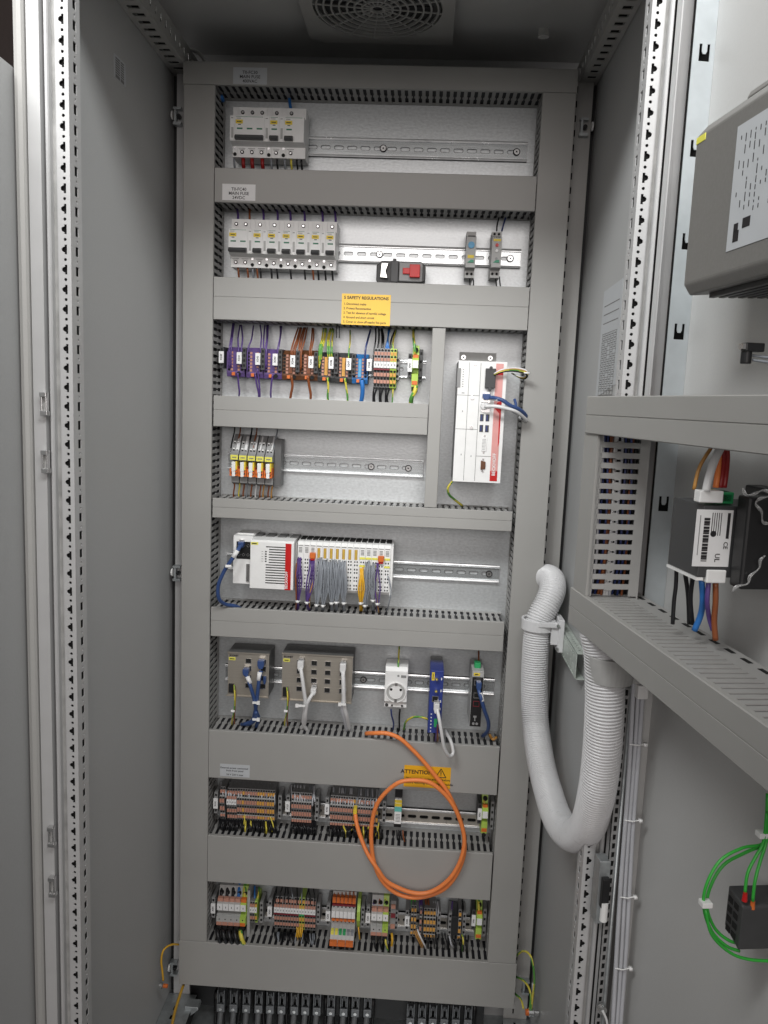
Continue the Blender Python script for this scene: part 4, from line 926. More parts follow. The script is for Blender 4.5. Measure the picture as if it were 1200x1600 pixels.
b = MB(); b.box(fx(.56), fx(.77), YK - 9, YK, fz(.215), fz(.055)); b.cyl((fx(.665), YK - 12, fz(.225)), 1, 3, 6, 0, n=10); b.cyl((fx(.665), YK - 10, fz(.05)), 1, 3, 6, 0, n=10); b.build('power_connector', CHAR, pc, bevel=.8)
for g in (.305, .385):
    b = MB(); b.box(fx(.52), fx(.69), YK - .8, YK, fz(g + .03), fz(g - .025)); b.build('network_port', [STEEL], pc)
for g in (.43, .52):
    for f in (.5, .62):
        b = MB(); b.box(fx(f), fx(f + .075), YK - .7, YK, fz(g + .058), fz(g), 0); b.box(fx(f) + 1.2, fx(f) + 4, YK - .9, YK - .7, fz(g + .052), fz(g + .006), 1); b.build('usb_port', [CHAR, W_NAVY], pc)
b = MB(); b.box(fx(.56), fx(.67), YK - 1.6, YK, fz(.735), fz(.62)); 
for k in range(8):
    for c_ in range(3): b.box(fx(.582) + c_ * 2.2, fx(.582) + c_ * 2.2 + 1, YK - 1.8, YK - 1.6, fz(.725) + k * 2.6, fz(.725) + k * 2.6 + 1.2, 1)
b.build('video_port', [OFFW, INK], pc, bevel=.4)
b = MB(); b.prism([(fx(.57), fz(.895)), (fx(.67), fz(.885)), (fx(.67), fz(.825)), (fx(.57), fz(.815))], 1, YK - 2.5, YK); b.build('serial_port', BROWNP, pc, bevel=.8)
for g in (.61, .745, .805, .905):
    b = MB(); b.cyl((fx(.615), YK - 1.5, fz(g)), 1, 2, 1.6, 0, n=10); b.build('screw', STEEL, pc, smooth=False)
for k, (m_, m2, nm) in enumerate(((W_WHT, None, 'white'), (W_TAN, None, 'amber'), (W_YLG, W_GST, 'green and yellow'), (W_BLK, None, 'black'))):
    wire('power_wire', [(772, 584 + k * .8, 428), (785, 577.5 + k * 1.2, 424), (803, 575 + k * 1.6, 428), (820, 578 + k * 1.8, 432), (824, 585 + k, 436), (818, 590 + k * .6, 446), (806, 587, 462), (800, 583, 485)], 1.7, m_, nm + ' power wire looping from the computer over the right duct', m2=m2)
b = MB(); p = at(823, 584, 432); b.tube([(p.x + 5 * math.cos(a), p.y + 5 * math.sin(a), p.z + 1) for a in [2 * math.pi * i / 10 for i in range(11)]], 1.6, smooth=False, sides=5); b.build('cable_tie', WHITE, label='white tie on the power wires right of the computer', cat='cable tie')
lan('network_cable', [(766, 621, 425), (776, 622.5, 415), (786, 626, 412), (798, 634, 414), (812, 640, 422), (822, 650, 440), (816, 653, 452)], W_DBL, 3.6, 'blue network cable plugged into the upper port of the industrial computer', (760, 620, 432, 14, 11), sleeve=[(769, 621.5, 424), (779, 624, 414)])
lan('network_cable', [(758, 635, 425), (775, 635, 412), (790, 638, 412), (806, 643, 418), (818, 652, 434), (822, 657, 446), (812, 652, 462)], W_WHT, 3.4, 'white network cable plugged into the lower port of the industrial computer', (757, 635, 432, 14, 11))
wire('wire', [(804, 624, 440), (806, 634, 432), (800, 641, 430), (808, 646, 440)], 2.8, W_DBL, 'short dark blue cable loop pushed into the right duct beside the computer', cat='cable')
wire('wire', [(707, 752, 470), (700, 762, 470), (702, 773, 478), (712, 782, 492), (722, 790, 505)], 2.3, W_YLG, 'green and yellow wire curving from the computer foot to the duct', m2=W_GST)

# ------------------------------------------------------------------ row 6
def port(b, x, z, w=11.5, h=10.5, Y=470, mf=0, mh=1):
    b.box(x - w / 2, x + w / 2, Y - 1, Y + .5, z - h / 2, z + h / 2, mf); b.box(x - w / 2 + .9, x + w / 2 - 1.1, Y - 1.4, Y - 1, z - h / 2 + 1.5, z + h / 2 - .8, mh)
def switch(px0, py0, px1, py1, cols, label, tg, txt, skip=()):
    Y = 470; x0, x1, z0, z1 = rect(px0, py0, px1, py1, Y); W = x1 - x0; H = z1 - z0
    t = thing('network_switch', label, 'network switch', (x0, YP - 8, z0), 'stainless network switches')
    b = MB(); b.box(x0, x1, Y + 1, YP - 9, z0, z1); b.build('case', DGREY, t)
    b = MB(); b.box(x0, x1, Y, Y + .9, z0, z1); b.box(x0 - 1, x1 + 1, Y - 2.5, Y - .1, z1 - 2, z1); b.box(x0 - 3, x1 + 1, Y - 3, Y - .1, z0 - 2, z0); b.box(x1 - 2, x1, Y - 2.5, Y - .1, z0 + .1, z1 - 2.1); b.build('front_panel', STAIN, t)
    for (fx_, zs) in cols:
        for g in zs:
            b = MB(); port(b, x0 + fx_ * W, z1 - g * H); b.build('network_port', [STEEL, HOLE], t)
    b = MB(); b.box(x0 + 2, x0 + 15, Y - .6, Y, z1 - H * .19, z1 - H * .125); b.box(x0 + 4, x0 + 13, Y - .8, Y - .6, z1 - H * .17, z1 - H * .148, 1); b.build('name_tag', [LYEL, INK], t)
    b = MB(); text(b, txt, x0 + 3, Y - .4, z1 - H * .085, 4.6, 0, 'LEFT', bold=.25); b.build('lettering', INK, t)
    b = MB(); b.box(x0 + 3, x0 + 13, Y - 5, Y, z0 + H * .07, z0 + H * .27); b.build('power_plug', BLACK, t)
    return t, x0, W, z1, H
switch(356.5, 1018, 419.5, 1089, [(.5, (.19, .36, .57, .76)), (.86, (.19, .36, .57, .76))], 'smaller stainless network switch with two dark blue cables', 0, 'ECONET')
switch(441.5, 1019.5, 549, 1098, [(.25, (.19, .38, .57, .76)), (.455, (.19, .38, .57, .76)), (.65, (.19, .38, .57, .76)), (.86, (.19, .38, .57, .76))], 'larger stainless network switch with thick white cables', 0, 'ECONET')
lan('network_cable', [(385, 1055, 455), (389, 1065, 446), (393, 1078, 445), (398, 1096, 450), (400, 1110, 458), (404, 1122, 470), (400, 1136, 488)], W_DBL, 3.8, 'left dark blue cable from the smaller network switch', (384.5, 1050, 458, 12, 14), sleeve=[(386.5, 1057, 448), (391, 1068, 446)])
lan('network_cable', [(408, 1048, 452), (405, 1062, 446), (403, 1078, 446), (401, 1096, 450), (399, 1110, 458), (394, 1126, 470), (380, 1132, 482)], W_DBL, 3.8, 'right dark blue cable from the smaller network switch', (408, 1038, 458, 13, 17), sleeve=[(406, 1050, 449), (404, 1063, 446)])
lan('network_cable', [(400, 1112, 452), (399, 1124, 462), (390, 1131, 476), (377, 1132, 486)], W_DBL, 3.6, 'dark blue cable tail bending left into the duct below the smaller switch', (414, 1062, 470, 6, 16))
for px, py, nm in ((401, 1096, 'upper'), (401, 1122, 'lower')):
    p = at(px, py, 450 if nm == 'upper' else 462); b = MB(); b.box(p.x - 7, p.x + 8, p.y - 8, p.y - 5.5, p.z - 2, p.z + 2); b.box(p.x + 2, p.x + 8, p.y - 9.5, p.y - 5, p.z - 3, p.z + 3.4); b.build('cable_tie', WHITE, label=nm + ' white tie round the two dark blue switch cables', cat='cable tie')
lan('network_cable', [(470, 1045, 450), (472, 1058, 446), (475, 1080, 446), (477, 1098, 452), (475, 1115, 460), (474, 1130, 474), (480, 1142, 492)], W_WHT, 3.8, 'white cable leaving the upper left port of the larger switch', (470, 1040, 456, 12, 20))
lan('network_cable', [(489, 1083, 450), (483, 1093, 446), (479, 1103, 450), (477, 1118, 458), (476, 1130, 474), (470, 1138, 490)], W_WHT, 3.8, 'white cable leaving the lower middle port of the larger switch', (490, 1080, 456, 11, 14))
lan('network_cable', [(536, 1050, 450), (536.5, 1065, 446), (537, 1085, 446), (538, 1105, 452), (542, 1120, 462), (546, 1140, 490)], W_WHT, 4.2, 'white cable hanging from the right column of the larger switch', (536, 1044, 456, 12, 20))
lan('network_cable', [(537, 1090, 448), (534, 1108, 452), (538, 1124, 466), (542, 1142, 490)], W_LG, 3.6, 'grey white cable behind the right hand white cable of the larger switch', (537, 1082, 456, 9, 12))
for px, py, w_, nm in ((472, 1101, 14, 'left'), (537, 1099, 10, 'right')):
    p = at(px, py, 448); b = MB(); b.box(p.x - w_ / 2 - 3, p.x + w_ / 2, p.y - 7, p.y - 4.5, p.z - 2, p.z + 2); b.box(p.x - w_ / 2 - 5, p.x - w_ / 2 + 1, p.y - 8.5, p.y - 4, p.z - 3, p.z + 3); b.build('cable_tie', WHITE, label='white tie on the ' + nm + ' white cables of the larger switch', cat='cable tie')
for px, nm in ((366, 'smaller'), (448.5, 'larger')):
    wire('power_wire', [(px, 1070 + (0 if px < 400 else 4), 465), (px + 1, 1090, 460), (px, 1110, 470), (px - 3, 1124, 484), (px - 4, 1134, 500)], 1.6, W_YLG, 'green and yellow wire below the ' + nm + ' network switch', m2=W_GST)
    wire('power_wire', [(px + 1, 1072 + (0 if px < 400 else 4), 467), (px + 2, 1090, 464), (px + 1, 1110, 470), (px, 1124, 484), (px + 1, 1134, 500)], 1.5, W_BRN, 'brown wire below the ' + nm + ' network switch')
    p = at(px - 1, 1110, 468); b = MB(); b.cyl((p.x - 4, p.y - 4, p.z), 0, 2.6, 7, 0, n=8); b.build('cable_tie', WHITE, label='white tie on the power wires of the ' + nm + ' network switch', cat='cable tie')
# socket
x0, x1, z0, z1 = rect(602.5, 1042, 635, 1108, 478)
t = thing('power_socket', 'white rail mounted power socket with round earthed outlet', 'socket', (x0, YP - 8, z0)); W = x1 - x0; H = z1 - z0; xc = (x0 + x1) / 2; zc = z0 + H * .4
b = MB(); b.prism([(YP - 8, z1), (484, z1), (478, z1 - 8), (478, z0 + 14), (484, z0 + 9), (484, z0), (YP - 8, z0)], 0, x0, x1); b.build('housing', WHITE, t, bevel=1)
b = MB(); b.ring((xc, 475.5, zc), 1, W * .415, W * .46, 3, n=36); b.build('outlet_rim', OFFW, t, smooth=False)
b = MB(); b.cyl((xc, 477.3, zc), 1, W * .415, .6, 0, n=36); b.build('outlet_well', LGREY, t, smooth=False)
b = MB(); b.cyl((xc, 476, zc), 1, W * .3, 1.5, 0, n=30); b.build('outlet_face', WHITE, t, smooth=False)
for dx in (-9.5, 9.5):
    b = MB(); b.cyl((xc + dx, 475.4, zc + 6), 1, 2.6, .8, 0, n=12); b.build('pin_hole', HOLE, t)
for dz in (-W * .38, W * .38):
    b = MB(); b.box(xc - 2.4, xc + 2.4, 474.6, 478, zc + dz - 3, zc + dz + 3); b.build('earth_clip', STEEL, t)
b = MB(); b.cyl((x0 + W * .58, 477.4, z1 - H * .2), 1, 2.2, .8, 0, n=10); b.box(x0 + W * .7, x0 + W * .93, 477.2, 478.1, z1 - H * .24, z1 - H * .18); b.build('indicator', MGREY, t)
b = MB(); b.cyl((x0 + 5, 482.8, z0 + 4.5), 1, 3.4, 1.5, 0, n=12); b.cyl((x0 + W * .35, 482.8, z0 + 4), 1, 2, 1.5, 0, n=12); b.cyl((x0 + W * .8, 482.8, z0 + 4), 1, 2.4, 1.5, 0, n=12); b.build('terminal_screw', CHAR, t)
wire('wire', [(624, 1009, 520), (623, 1025, 500), (622, 1043, 484)], 1.9, W_YLG, 'green and yellow wire entering the top of the white power socket', m2=W_GST)
wire('wire', [(611, 1108, 492), (612, 1118, 492), (615, 1130, 500), (614, 1140, 512)], 1.8, W_NAVY, 'dark blue wire leaving the bottom of the white power socket')
wire('wire', [(625, 1108, 492), (624, 1118, 492), (624, 1130, 500), (624, 1142, 512)], 2.1, W_BLK, 'black wire leaving the bottom of the white power socket')
# blue modem
x0, x1, z0, z1 = rect(670.5, 1048, 696, 1147, YK)
x0 = (at(672, 1048, YK).x + at(668.5, 1145, YK).x) / 2; x1 = x0 + 26
t = thing('blue_gateway', 'tall narrow blue gateway with white network cable and aerial sockets', 'gateway', (x0, YP - 8, z0)); W = x1 - x0; H = z1 - z0
b = MB(); b.box(x0, x1, YK + 2, 505, z0, z1); b.build('case', DBLUE, t, bevel=1)
b = MB(); b.box(x0 + 1, x1 - 1, 505.2, YP - 7, z0 + 2, z1 - 1); b.build('rear_case', BLACK, t)
b = MB(); b.box(x0 + .6, x1 - .6, YK, YK + 1.9, z0 + 1, z1 - 1); b.build('front_panel', DBLUE, t)
b = MB(); b.box(x0 + 3, x0 + 8.5, YK - .5, YK, z1 - H * .15, z1 - H * .02); b.box(x0 + 5, x0 + 6.2, YK - .7, YK - .5, z1 - H * .13, z1 - H * .04, 1); b.build('name_tag', [YEL, INK], t)
for g in (.11, .30):
    b = MB(); b.cyl((x0 + W * .48, YK - 8, z1 - H * g), 1, 3.2, 9, 0, n=14); b.cyl((x0 + W * .48, YK - 9, z1 - H * g), 1, 1.3, 2, 1, n=8); b.build('aerial_socket', [STEEL, YEL], t, smooth=False)
for g in (.445,):
    b = MB(); port(b, x0 + W * .45, z1 - H * g, 12, 12, YK); b.build('network_port', [STEEL, HOLE], t)
b = MB()
for g in (.12, .31, .48, .60): b.box(x1 - 5, x1 - 3, YK - .3, YK, z1 - H * g - 2.4, z1 - H * g + 2.4)
for k in range(6): b.box(x0 + 4.5, x0 + 7, YK - .3, YK, z1 - H * (.69 + .055 * k) - 1.1, z1 - H * (.69 + .055 * k) + 1.1)
b.build('printing', WINK, t)
b = MB(); b.box(x0 + W * .45, x0 + W * .68, YK - 5, YK, z0 + H * .12, z0 + H * .24); b.build('power_plug', GRNP, t)
lan('network_cable', [(683, 1108, 425), (686, 1122, 415), (690, 1145, 412), (694, 1168, 418), (702, 1181, 428), (708, 1176, 436), (705, 1160, 442), (698, 1146, 462), (696, 1142, 485)], W_WHT, 3.4, 'white network cable looping down from the blue gateway over the duct', (682, 1106, 428, 11, 20))
for k, (m_, nm) in enumerate(((W_PUR, 'violet'), (W_BRN, 'brown'))):
    wire('power_wire', [(683 + k, 1132, 430), (682 + k * 2, 1142, 436), (680 + k * 4, 1158, 448), (681 + k * 4, 1152, 475)], 1.3, m_, nm + ' thin wire hanging from the green plug of the blue gateway')
wire('wire', [(668, 1124, 455), (661, 1121, 452), (650, 1120, 456), (642, 1122, 465), (634, 1128, 478), (631, 1140, 500)], 2.2, W_YLG, 'green and yellow wire arching from the blue gateway into the duct', m2=W_GST)
# right switch
x0 = at(737.5, 1060, 452).x; z1 = at(745, 1049, 452).z; z0 = at(745, 1136, 452).z; W = 23
t = thing('media_converter', 'slim grey and black converter with green plug at the right end of the switch row', 'converter', (x0, YP - 8, z0)); H = z1 - z0
b = MB(); b.box(x0, x0 + W, 454, YP - 8, z0, z1); b.build('case', LGREY, t, bevel=.6)
b = MB(); b.box(x0 + .8, x0 + W - 1.2, 452.2, 453.9, z0 + 1, z1 - 12); b.build('front_panel', BLACK, t)
b = MB(); b.box(x0 + 3, x0 + 15, 452.6, 454, z1 - 9, z1 - 4); b.box(x0 + 5, x0 + 12, 452.4, 452.6, z1 - 7.5, z1 - 5.6, 1); b.build('name_tag', [YEL, INK], t)
b = MB(); b.box(x0 + 5, x0 + 17, 470, 492, z1 + .2, z1 + 10); b.build('power_plug', GRNP, t, bevel=.6)
for g in (.2, .43, .58):
    b = MB(); port(b, x0 + 11, z1 - H * g, 12, 11, 452); b.build('network_port', [STEEL if g < .5 else MAROON, HOLE], t)
b = MB(); b.box(x0 + 7, x0 + 13, 451.7, 452.1, z0 + 19, z0 + 23); b.box(x0 + 9, x0 + 11, 451.7, 452.1, z0 + 12, z0 + 19); b.cyl((x0 + 7.5, 450, z0 + 7), 1, 2.6, 2, 0, n=10); b.cyl((x0 + 14, 450, z0 + 7), 1, 2.6, 2, 0, n=10); b.build('fibre_port', MGREY, t)
lan('network_cable', [(748, 1078, 440), (752, 1092, 432), (757, 1110, 436), (763, 1128, 448), (762, 1142, 466), (754, 1150, 488)], W_DBL, 3.8, 'dark blue network cable running down from the converter at the right end', (748, 1072, 444, 10, 17), sleeve=[(750, 1083, 437), (754, 1096, 432)])
wire('wire', [(748, 1012, 520), (748, 1024, 500), (748, 1036, 484)], 1.7, W_BRN, 'brown wire dropping into the green plug of the converter')
wire('wire', [(765, 1148, 490), (770, 1155, 480), (776, 1152, 485)], 3, W_TAN, 'short greenish cable end in the duct corner below the converter')

# ------------------------------------------------------------------ orange fibre loop
loop = [(572, 1146, 470), (585, 1145.5, 452), (605, 1146, 446), (625, 1154, 446), (645, 1172, 446), (662, 1190, 446), (680, 1212, 446), (696, 1232, 446), (708, 1255, 446), (718, 1278, 446), (725, 1305, 446), (725, 1335, 446), (714, 1365, 446), (695, 1388, 446), (668, 1400, 446), (640, 1402, 445), (615, 1393, 445), (595, 1373, 444), (584, 1345, 444), (580, 1310, 444), (582, 1280, 443), (590, 1255, 441), (605, 1236, 438), (625, 1222, 436), (650, 1219, 436), (672, 1223, 436), (692, 1238, 437), (708, 1258, 438), (720, 1285, 438), (725.5, 1312, 438), (721, 1340, 438), (708, 1366, 438), (690, 1384, 438), (668, 1395, 438), (645, 1395, 438), (622, 1387, 438), (603, 1376, 438), (590, 1358, 438), (575, 1335, 445), (565, 1312, 455), (558, 1290, 462), (555, 1272, 470)]
ob = wire('fibre_cable', loop, 4.3, W_ORG, 'orange fibre cable coiled in a big loop over the lower ducts', cat='cable', sides=10)

# ------------------------------------------------------------------ row 7 terminals
def zmark(px, py): return at(px, py, 480)
G7 = 'terminal strips of the seventh row'
pA = zmark(343, 1249); pz = lambda dx: 0
bracket(337, 1255, 482, 'white name plate at the left end of the seventh row', txt='X101', group='name plates of the seventh row')
place(P_nom, 2, pA.x, pA.z - 2, 5.2, 'unmarked terminal at the far left of the seventh row', 'unmarked seventh row terminals, far left')
place(P_std, 4, zmark(354, 1253).x, zmark(362, 1253).z, 5.2, 'terminal with oval white marker in the left strip of the seventh row', 'marked seventh row terminals')
xA = zmark(354, 1253).x + 4 * 5.2 + .3
seqA = 'NNYNNNNNYYYNYYY'
for i, c_ in enumerate(seqA):
    place(P_nomy if c_ == 'Y' else P_nom, 1, xA + 5.2 * i, pA.z - 3, 5.2, ('amber' if c_ == 'Y' else 'salmon') + ' terminal in the long left strip of the seventh row', 'left strip of the seventh row, ' + ('amber' if c_ == 'Y' else 'salmon'))
bracket(437, 1262, 490, 'grey bracket closing the left strip of the seventh row', plate_on=False, group='plain brackets', h=52)
bracket(449.5, 1260, 482, 'white name plate left of the short middle strip of the seventh row', txt='X102', group='name plates of the seventh row')
pB = zmark(455, 1259)
place(P_nom, 8, pB.x, pB.z, 5.2, 'salmon terminal in the short middle strip of the seventh row', 'middle strip of the seventh row')
bracket(495, 1265, 490, 'grey bracket closing the middle strip of the seventh row', plate_on=False, group='plain brackets', h=52)
bracket(511, 1264, 482, 'white name plate left of the strip with the orange cable plug', txt='X103', group='name plates of the seventh row')
pC = zmark(515.5, 1264)
seqC = 'NNNNNNNNNYYNNNNNNNY'
for i, c_ in enumerate(seqC):
    place(P_nomy if c_ == 'Y' else P_nom, 1, pC.x + 5.2 * i, pC.z - .3 * i / 4, 5.2, ('amber' if c_ == 'Y' else 'salmon') + ' terminal in the right strip of the seventh row', 'right strip of the seventh row, ' + ('amber' if c_ == 'Y' else 'salmon'))
bracket(600, 1270, 490, 'grey bracket between the right strip and the cable loop', plate_on=False, group='plain brackets', h=48)
def strip_wires(x0, x1, n, ytop, yb, cols, label, group, r=1.6, yt_in=None):
    for k in range(n):
        x = x0 + (x1 - x0) * k / max(1, n - 1); m_, nm, m2 = random.choice(cols)
        y = ytop + (x - x0) * .045; sl = random.uniform(-4, 5)
        wire('wire', [(x + sl, y - 15, 516), (x + sl * .8, y - 5, 498), (x + sl * .2, y + random.uniform(2, 8), 484), (x, y + random.choice((6, 13, 14)) + 4, 483)], r, m_, nm + ' ' + label, 'wire', group + ', ' + nm, m2)
TANG = MB(); TANGM = []
def strip_down(x0, x1, n, y0, cols, label, group, r=1.4, drop=34):
    """the wires bunched too densely to count below the terminal strips: one mass"""
    for k in range(n):
        x = x0 + (x1 - x0) * k / max(1, n - 1); m_, nm, m2 = random.choice(cols)
        if m_ not in TANGM: TANGM.append(m_)
        y = y0 + (x - x0) * .045; sl = random.uniform(-3, 5)
        TANG.tube([at(*q) for q in [(x, y - 6, 496), (x + sl * .2, y + 1, 484), (x + sl, y + drop * .5, 478 + random.uniform(-4, 4)), (x + sl, y + drop, 488), (x + sl, y + drop + 8, 510)]], r, TANGM.index(m_), sides=6)
gr = (W_GRY, 'grey', None); lg = (W_LG, 'pale grey', None); bk = (W_BLK, 'black', None); yg = (W_YLG, 'green and yellow', W_GST); bn = (W_BRN, 'brown', None); wh = (W_WHT, 'white', None)
strip_wires(345, 429, 22, 1236, 0, [lg, lg, lg, gr], 'wire rising from the left strip of the seventh row', 'wires above the left strip')
strip_wires(457, 492, 10, 1241, 0, [lg, lg, gr], 'wire rising from the middle strip of the seventh row', 'wires above the middle strip')
strip_wires(518, 592, 18, 1245, 0, [lg, lg, gr], 'wire rising from the right strip of the seventh row', 'wires above the right strip')
strip_down(343, 431, 46, 1284, [bk] * 12 + [yg], 'wire bunched below the left strip of the seventh row', 'wires below the left strip', r=1.9, drop=17)
strip_down(456, 493, 20, 1287, [bk], 'wire bunched below the middle strip of the seventh row', 'wires below the middle strip', r=1.9, drop=17)
strip_down(517, 593, 40, 1291, [bk] * 12 + [yg], 'wire bunched below the right strip of the seventh row', 'wires below the right strip', r=1.9, drop=17)
for pts, nm in (([(383, 1272, 488), (381, 1290, 482), (380, 1304, 490)], 'first'), ([(412, 1285, 488), (413, 1297, 482), (415, 1303, 490)], 'second'), ([(422, 1275, 488), (427, 1290, 480), (428, 1298, 482), (424, 1299, 486)], 'third'), ([(552, 1293, 488), (546, 1300, 482), (540, 1305, 484)], 'fourth'), ([(592, 1285, 488), (590, 1297, 480), (585, 1308, 484)], 'fifth')):
    wire('wire', pts, 1.3, W_YLG, nm + ' loose green and yellow wire from the left, hanging in front of the seventh row')
b = MB(); p = at(555, 1268, 472); b.box(p.x - 3.4, p.x + 3.4, 468, 490, p.z - 4, p.z + 8); b.build('cable_plug', YEL, label='small amber plug where the orange cable meets the seventh row', cat='plug')
# fuse holder
x0, x1, z0, z1 = rect(617, 1248, 631, 1290, 480); x1 = x0 + 15
t = thing('surge_protector', 'slim module with yellow tags, teal band and white print inside the cable loop', 'module', (x0, YP - 8, z0)); H = z1 - z0
b = MB(); b.box(x0, x1, 486, YP - 8, z0 - 8, z1 + 20); b.build('base', BLACK, t, bevel=.8)
b = MB(); b.box(x0 + .4, x1 - .4, 478, 485.8, z0 + 4, z1); b.build('front_block', OFFW, t)
b = MB(); b.box(x0 + .2, x1 - .2, 477, 477.9, z1 - 15, z1 - 8.5); b.box(x0 + .2, x1 - .2, 477, 477.9, z1 - 7, z1 - 1); b.build('name_tag', YEL, t)
b = MB(); b.box(x0 + .4, x1 - .4, 477.2, 477.9, z1 - 26, z1 - 16); b.build('colour_band', TEAL, t)
b = MB()
for k in range(6): b.box(x0 + 3, x1 - 3, 477.6, 477.9, z0 + 9 + k * 3, z0 + 10 + k * 3)
b.build('printing', GINK, t)
for i, dx in enumerate((-1, 1.5, 4, 6)):
    wire('wire', [(621 + dx * 1.4, 1297, 490), (622 + dx * 1.4, 1308, 486), (623 + dx * 1.8, 1322, 492), (622 + dx * 1.8, 1330, 504)], 1.6, W_BLK if i != 3 else W_BRN, ['first', 'second', 'third', 'brown fourth'][i] + ' wire below the module with the teal band')
wire('wire', [(623, 1236, 515), (623, 1245, 500), (623, 1252, 492)], 2.6, W_BLK, 'black wire entering the top of the module with the teal band')

# ------------------------------------------------------------------ row 8
def bigterm(px, py, w, label, grp, body, btn, markers=True):
    p = at(px, py, 478); x, z = p.x, p.z
    t = thing('power_terminal', label, 'terminal', (x, YP - 8, z), grp)
    b = MB(); b.prism([(YP - 8, z + 36), (502, z + 34), (492, z + 12), (478, z + 8), (478, z - 8), (496, z - 10), (494, z - 16), (474, z - 20), (474, z - 38), (490, z - 44), (YP - 8, z - 44)], 0, x, x + w - .4); b.build('housing', body, t)
    b = MB(); b.box(x + .5, x + w - .9, 476.5, 478, z - 7, z + 7); b.box(x + w * .45, x + w * .55, 476.3, 476.5, z - 2, z + 2, 1); b.build('marker_tag', [PAPER, INK], t)
    b = MB(); b.box(x + .5, x + w - .9, 482, 490, z + 9.5, z + 17); b.build('push_button', btn, t)
    b = MB(); b.box(x + .5, x + w - .9, 472.6, 474, z - 38, z - 31); b.build('push_button', btn, t)
    b = MB(); b.cyl((x + w / 2, 471, z - 43), 1, w * .38, 8, 0, n=14); b.build('wire_entry', HOLE, t)
    b = MB(); b.cyl((x + w / 2, 473.2, z - 25), 1, 1.2, 1, 0, n=8); b.build('test_hole', HOLE, t)
    b = MB(); b.cyl((x + w / 2, 494, z + 22), 1, w * .34, 3, 0, n=12); b.build('wire_entry', HOLE, t)
    return t
w8 = (at(385, 1420, 478).x - at(339, 1417, 478).x) / 5
for i in range(5):
    x = at(339, 1417, 478).x + w8 * i
    q = (339 + 9.1 * i, 1416.5 + .55 * i)
    bigterm(*q, w8, (ordn[i] + ' grey power terminal from the left with thick black wire') if i < 4 else 'green power terminal closing the thick black wire group', 'power terminals at the left of the lowest row', LGREY if i < 4 else GYP, TERM if i < 4 else ORP)
    px = 343.5 + 9.1 * i; py = 1450 + .6 * i
    mm = W_BLK if i < 4 else W_YLG
    wire('power_wire', [(px - 4, py + 1, 478), (px - 4, py + 6, 464), (px - 1.5, py + 16, 458), (px + 3, py + 26, 466), (px + 6, py + 32, 484), (px + 6, py + 36, 500)], 4.4, mm, ('thick black wire curving out below the left power terminals' if i < 4 else 'thick green and yellow wire curving out below the left power terminals'), group='thick wires of the lowest row', m2=(None if i < 4 else W_GST), sides=8)
    mt = [W_BLK, W_BLK, W_BLK, W_BLU, W_YLG][i]
    wire('power_wire', [(px + 4, 1378, 515), (px + 3, 1390, 500), (px + 2, 1402 + i * .5, 494)], 4.0, mt, ['thick black wire dropping onto the left power terminals', 'thick black wire dropping onto the left power terminals', 'thick black wire dropping onto the left power terminals', 'thick blue wire dropping onto the fourth power terminal', 'thick yellow wire dropping onto the green power terminal'][i], group='thick wires above the lowest row' if i < 3 else None, m2=(W_GST if i == 4 else None), sides=8)
bracket(333, 1419, 482, 'white name plate at the left end of the lowest row', txt='X201', group='name plates of the lowest row')
x, x1, z0, z1 = rect(385.5, 1395, 388.5, 1468, 480)
b = MB(); b.box(x, x1, 488, YP - 8, z0, z1); b.build('end_plate', LGREY, label='thin grey end plate right of the green power terminal', cat='end plate')
p = at(390, 1421, 480)
P_sg = fterm(5.2, TERM, TBODY, n_up=1, n_dn=1); P_sy = fterm(5.2, AMB, GYP, n_up=1, n_dn=1)
place(P_sg, 2, p.x, p.z, 5.2, 'small marked terminal right of the power terminals', 'small marked terminals of the lowest row')
place(P_sy, 1, p.x + 10.4, p.z, 5.2, 'small green bodied terminal right of the power terminals', None)
wire('wire', [(398, 1384, 515), (398, 1396, 500), (398, 1406, 494)], 2, W_BLU, 'blue wire dropping onto the small marked terminals')
wire('wire', [(405, 1386, 515), (404, 1396, 500), (402, 1408, 494)], 2, W_YLG, 'green and yellow wire dropping onto the small marked terminals', m2=W_GST)
bracket(408, 1427, 490, 'grey bracket right of the small marked terminals', plate_on=False, group='plain brackets', h=46)
bracket(421.5, 1424, 482, 'white name plate left of the fifteen marked terminals', txt='X202', group='name plates of the lowest row')
pz8 = at(428, 1421, 480); pitch8 = (at(493, 1427, 480).x - pz8.x) / 15
P15 = fterm(pitch8, TERM, TBODY, slope=.68, bridge=MAROON); P15y = fterm(pitch8, AMB, GYP, slope=.68, bridge=GRNP)
for i in range(15):
    y_ = i in (9, 10)
    place(P15y if y_ else P15, 1, pz8.x + pitch8 * i, pz8.z, pitch8, ('green' if y_ else 'grey') + ' terminal in the broad white marked strip of the lowest row', 'broad strip of the lowest row, ' + ('green' if y_ else 'grey'))
bracket(497, 1430, 490, 'grey bracket right of the broad white marked strip', plate_on=False, group='plain brackets', h=46)
strip_wires(430, 492, 10, 1393, 0, [bk, bk, gr], 'wire rising from the broad strip of the lowest row', 'wires above the broad lowest strip', r=1.3)
strip_down(429, 493, 30, 1462, [bk, bk, gr, bk], 'wire below the broad strip of the lowest row', 'wires below the broad lowest strip', drop=20)
for k in range(4): wire('wire', [(464 + k * 3, 1447, 492), (464 + k * 2.6, 1458, 484), (460 + k * 3, 1470, 488), (458 + k * 3, 1476, 500)], 1.5, W_YEL, 'yellow wire hanging from the green terminals of the broad strip', group='yellow wires of the broad strip')
bracket(512.5, 1431, 482, 'white name plate left of the orange plug terminals', txt='X203', group='name plates of the lowest row')
p = at(518, 1428, 478); w6 = (at(555, 1432, 478).x - p.x) / 6
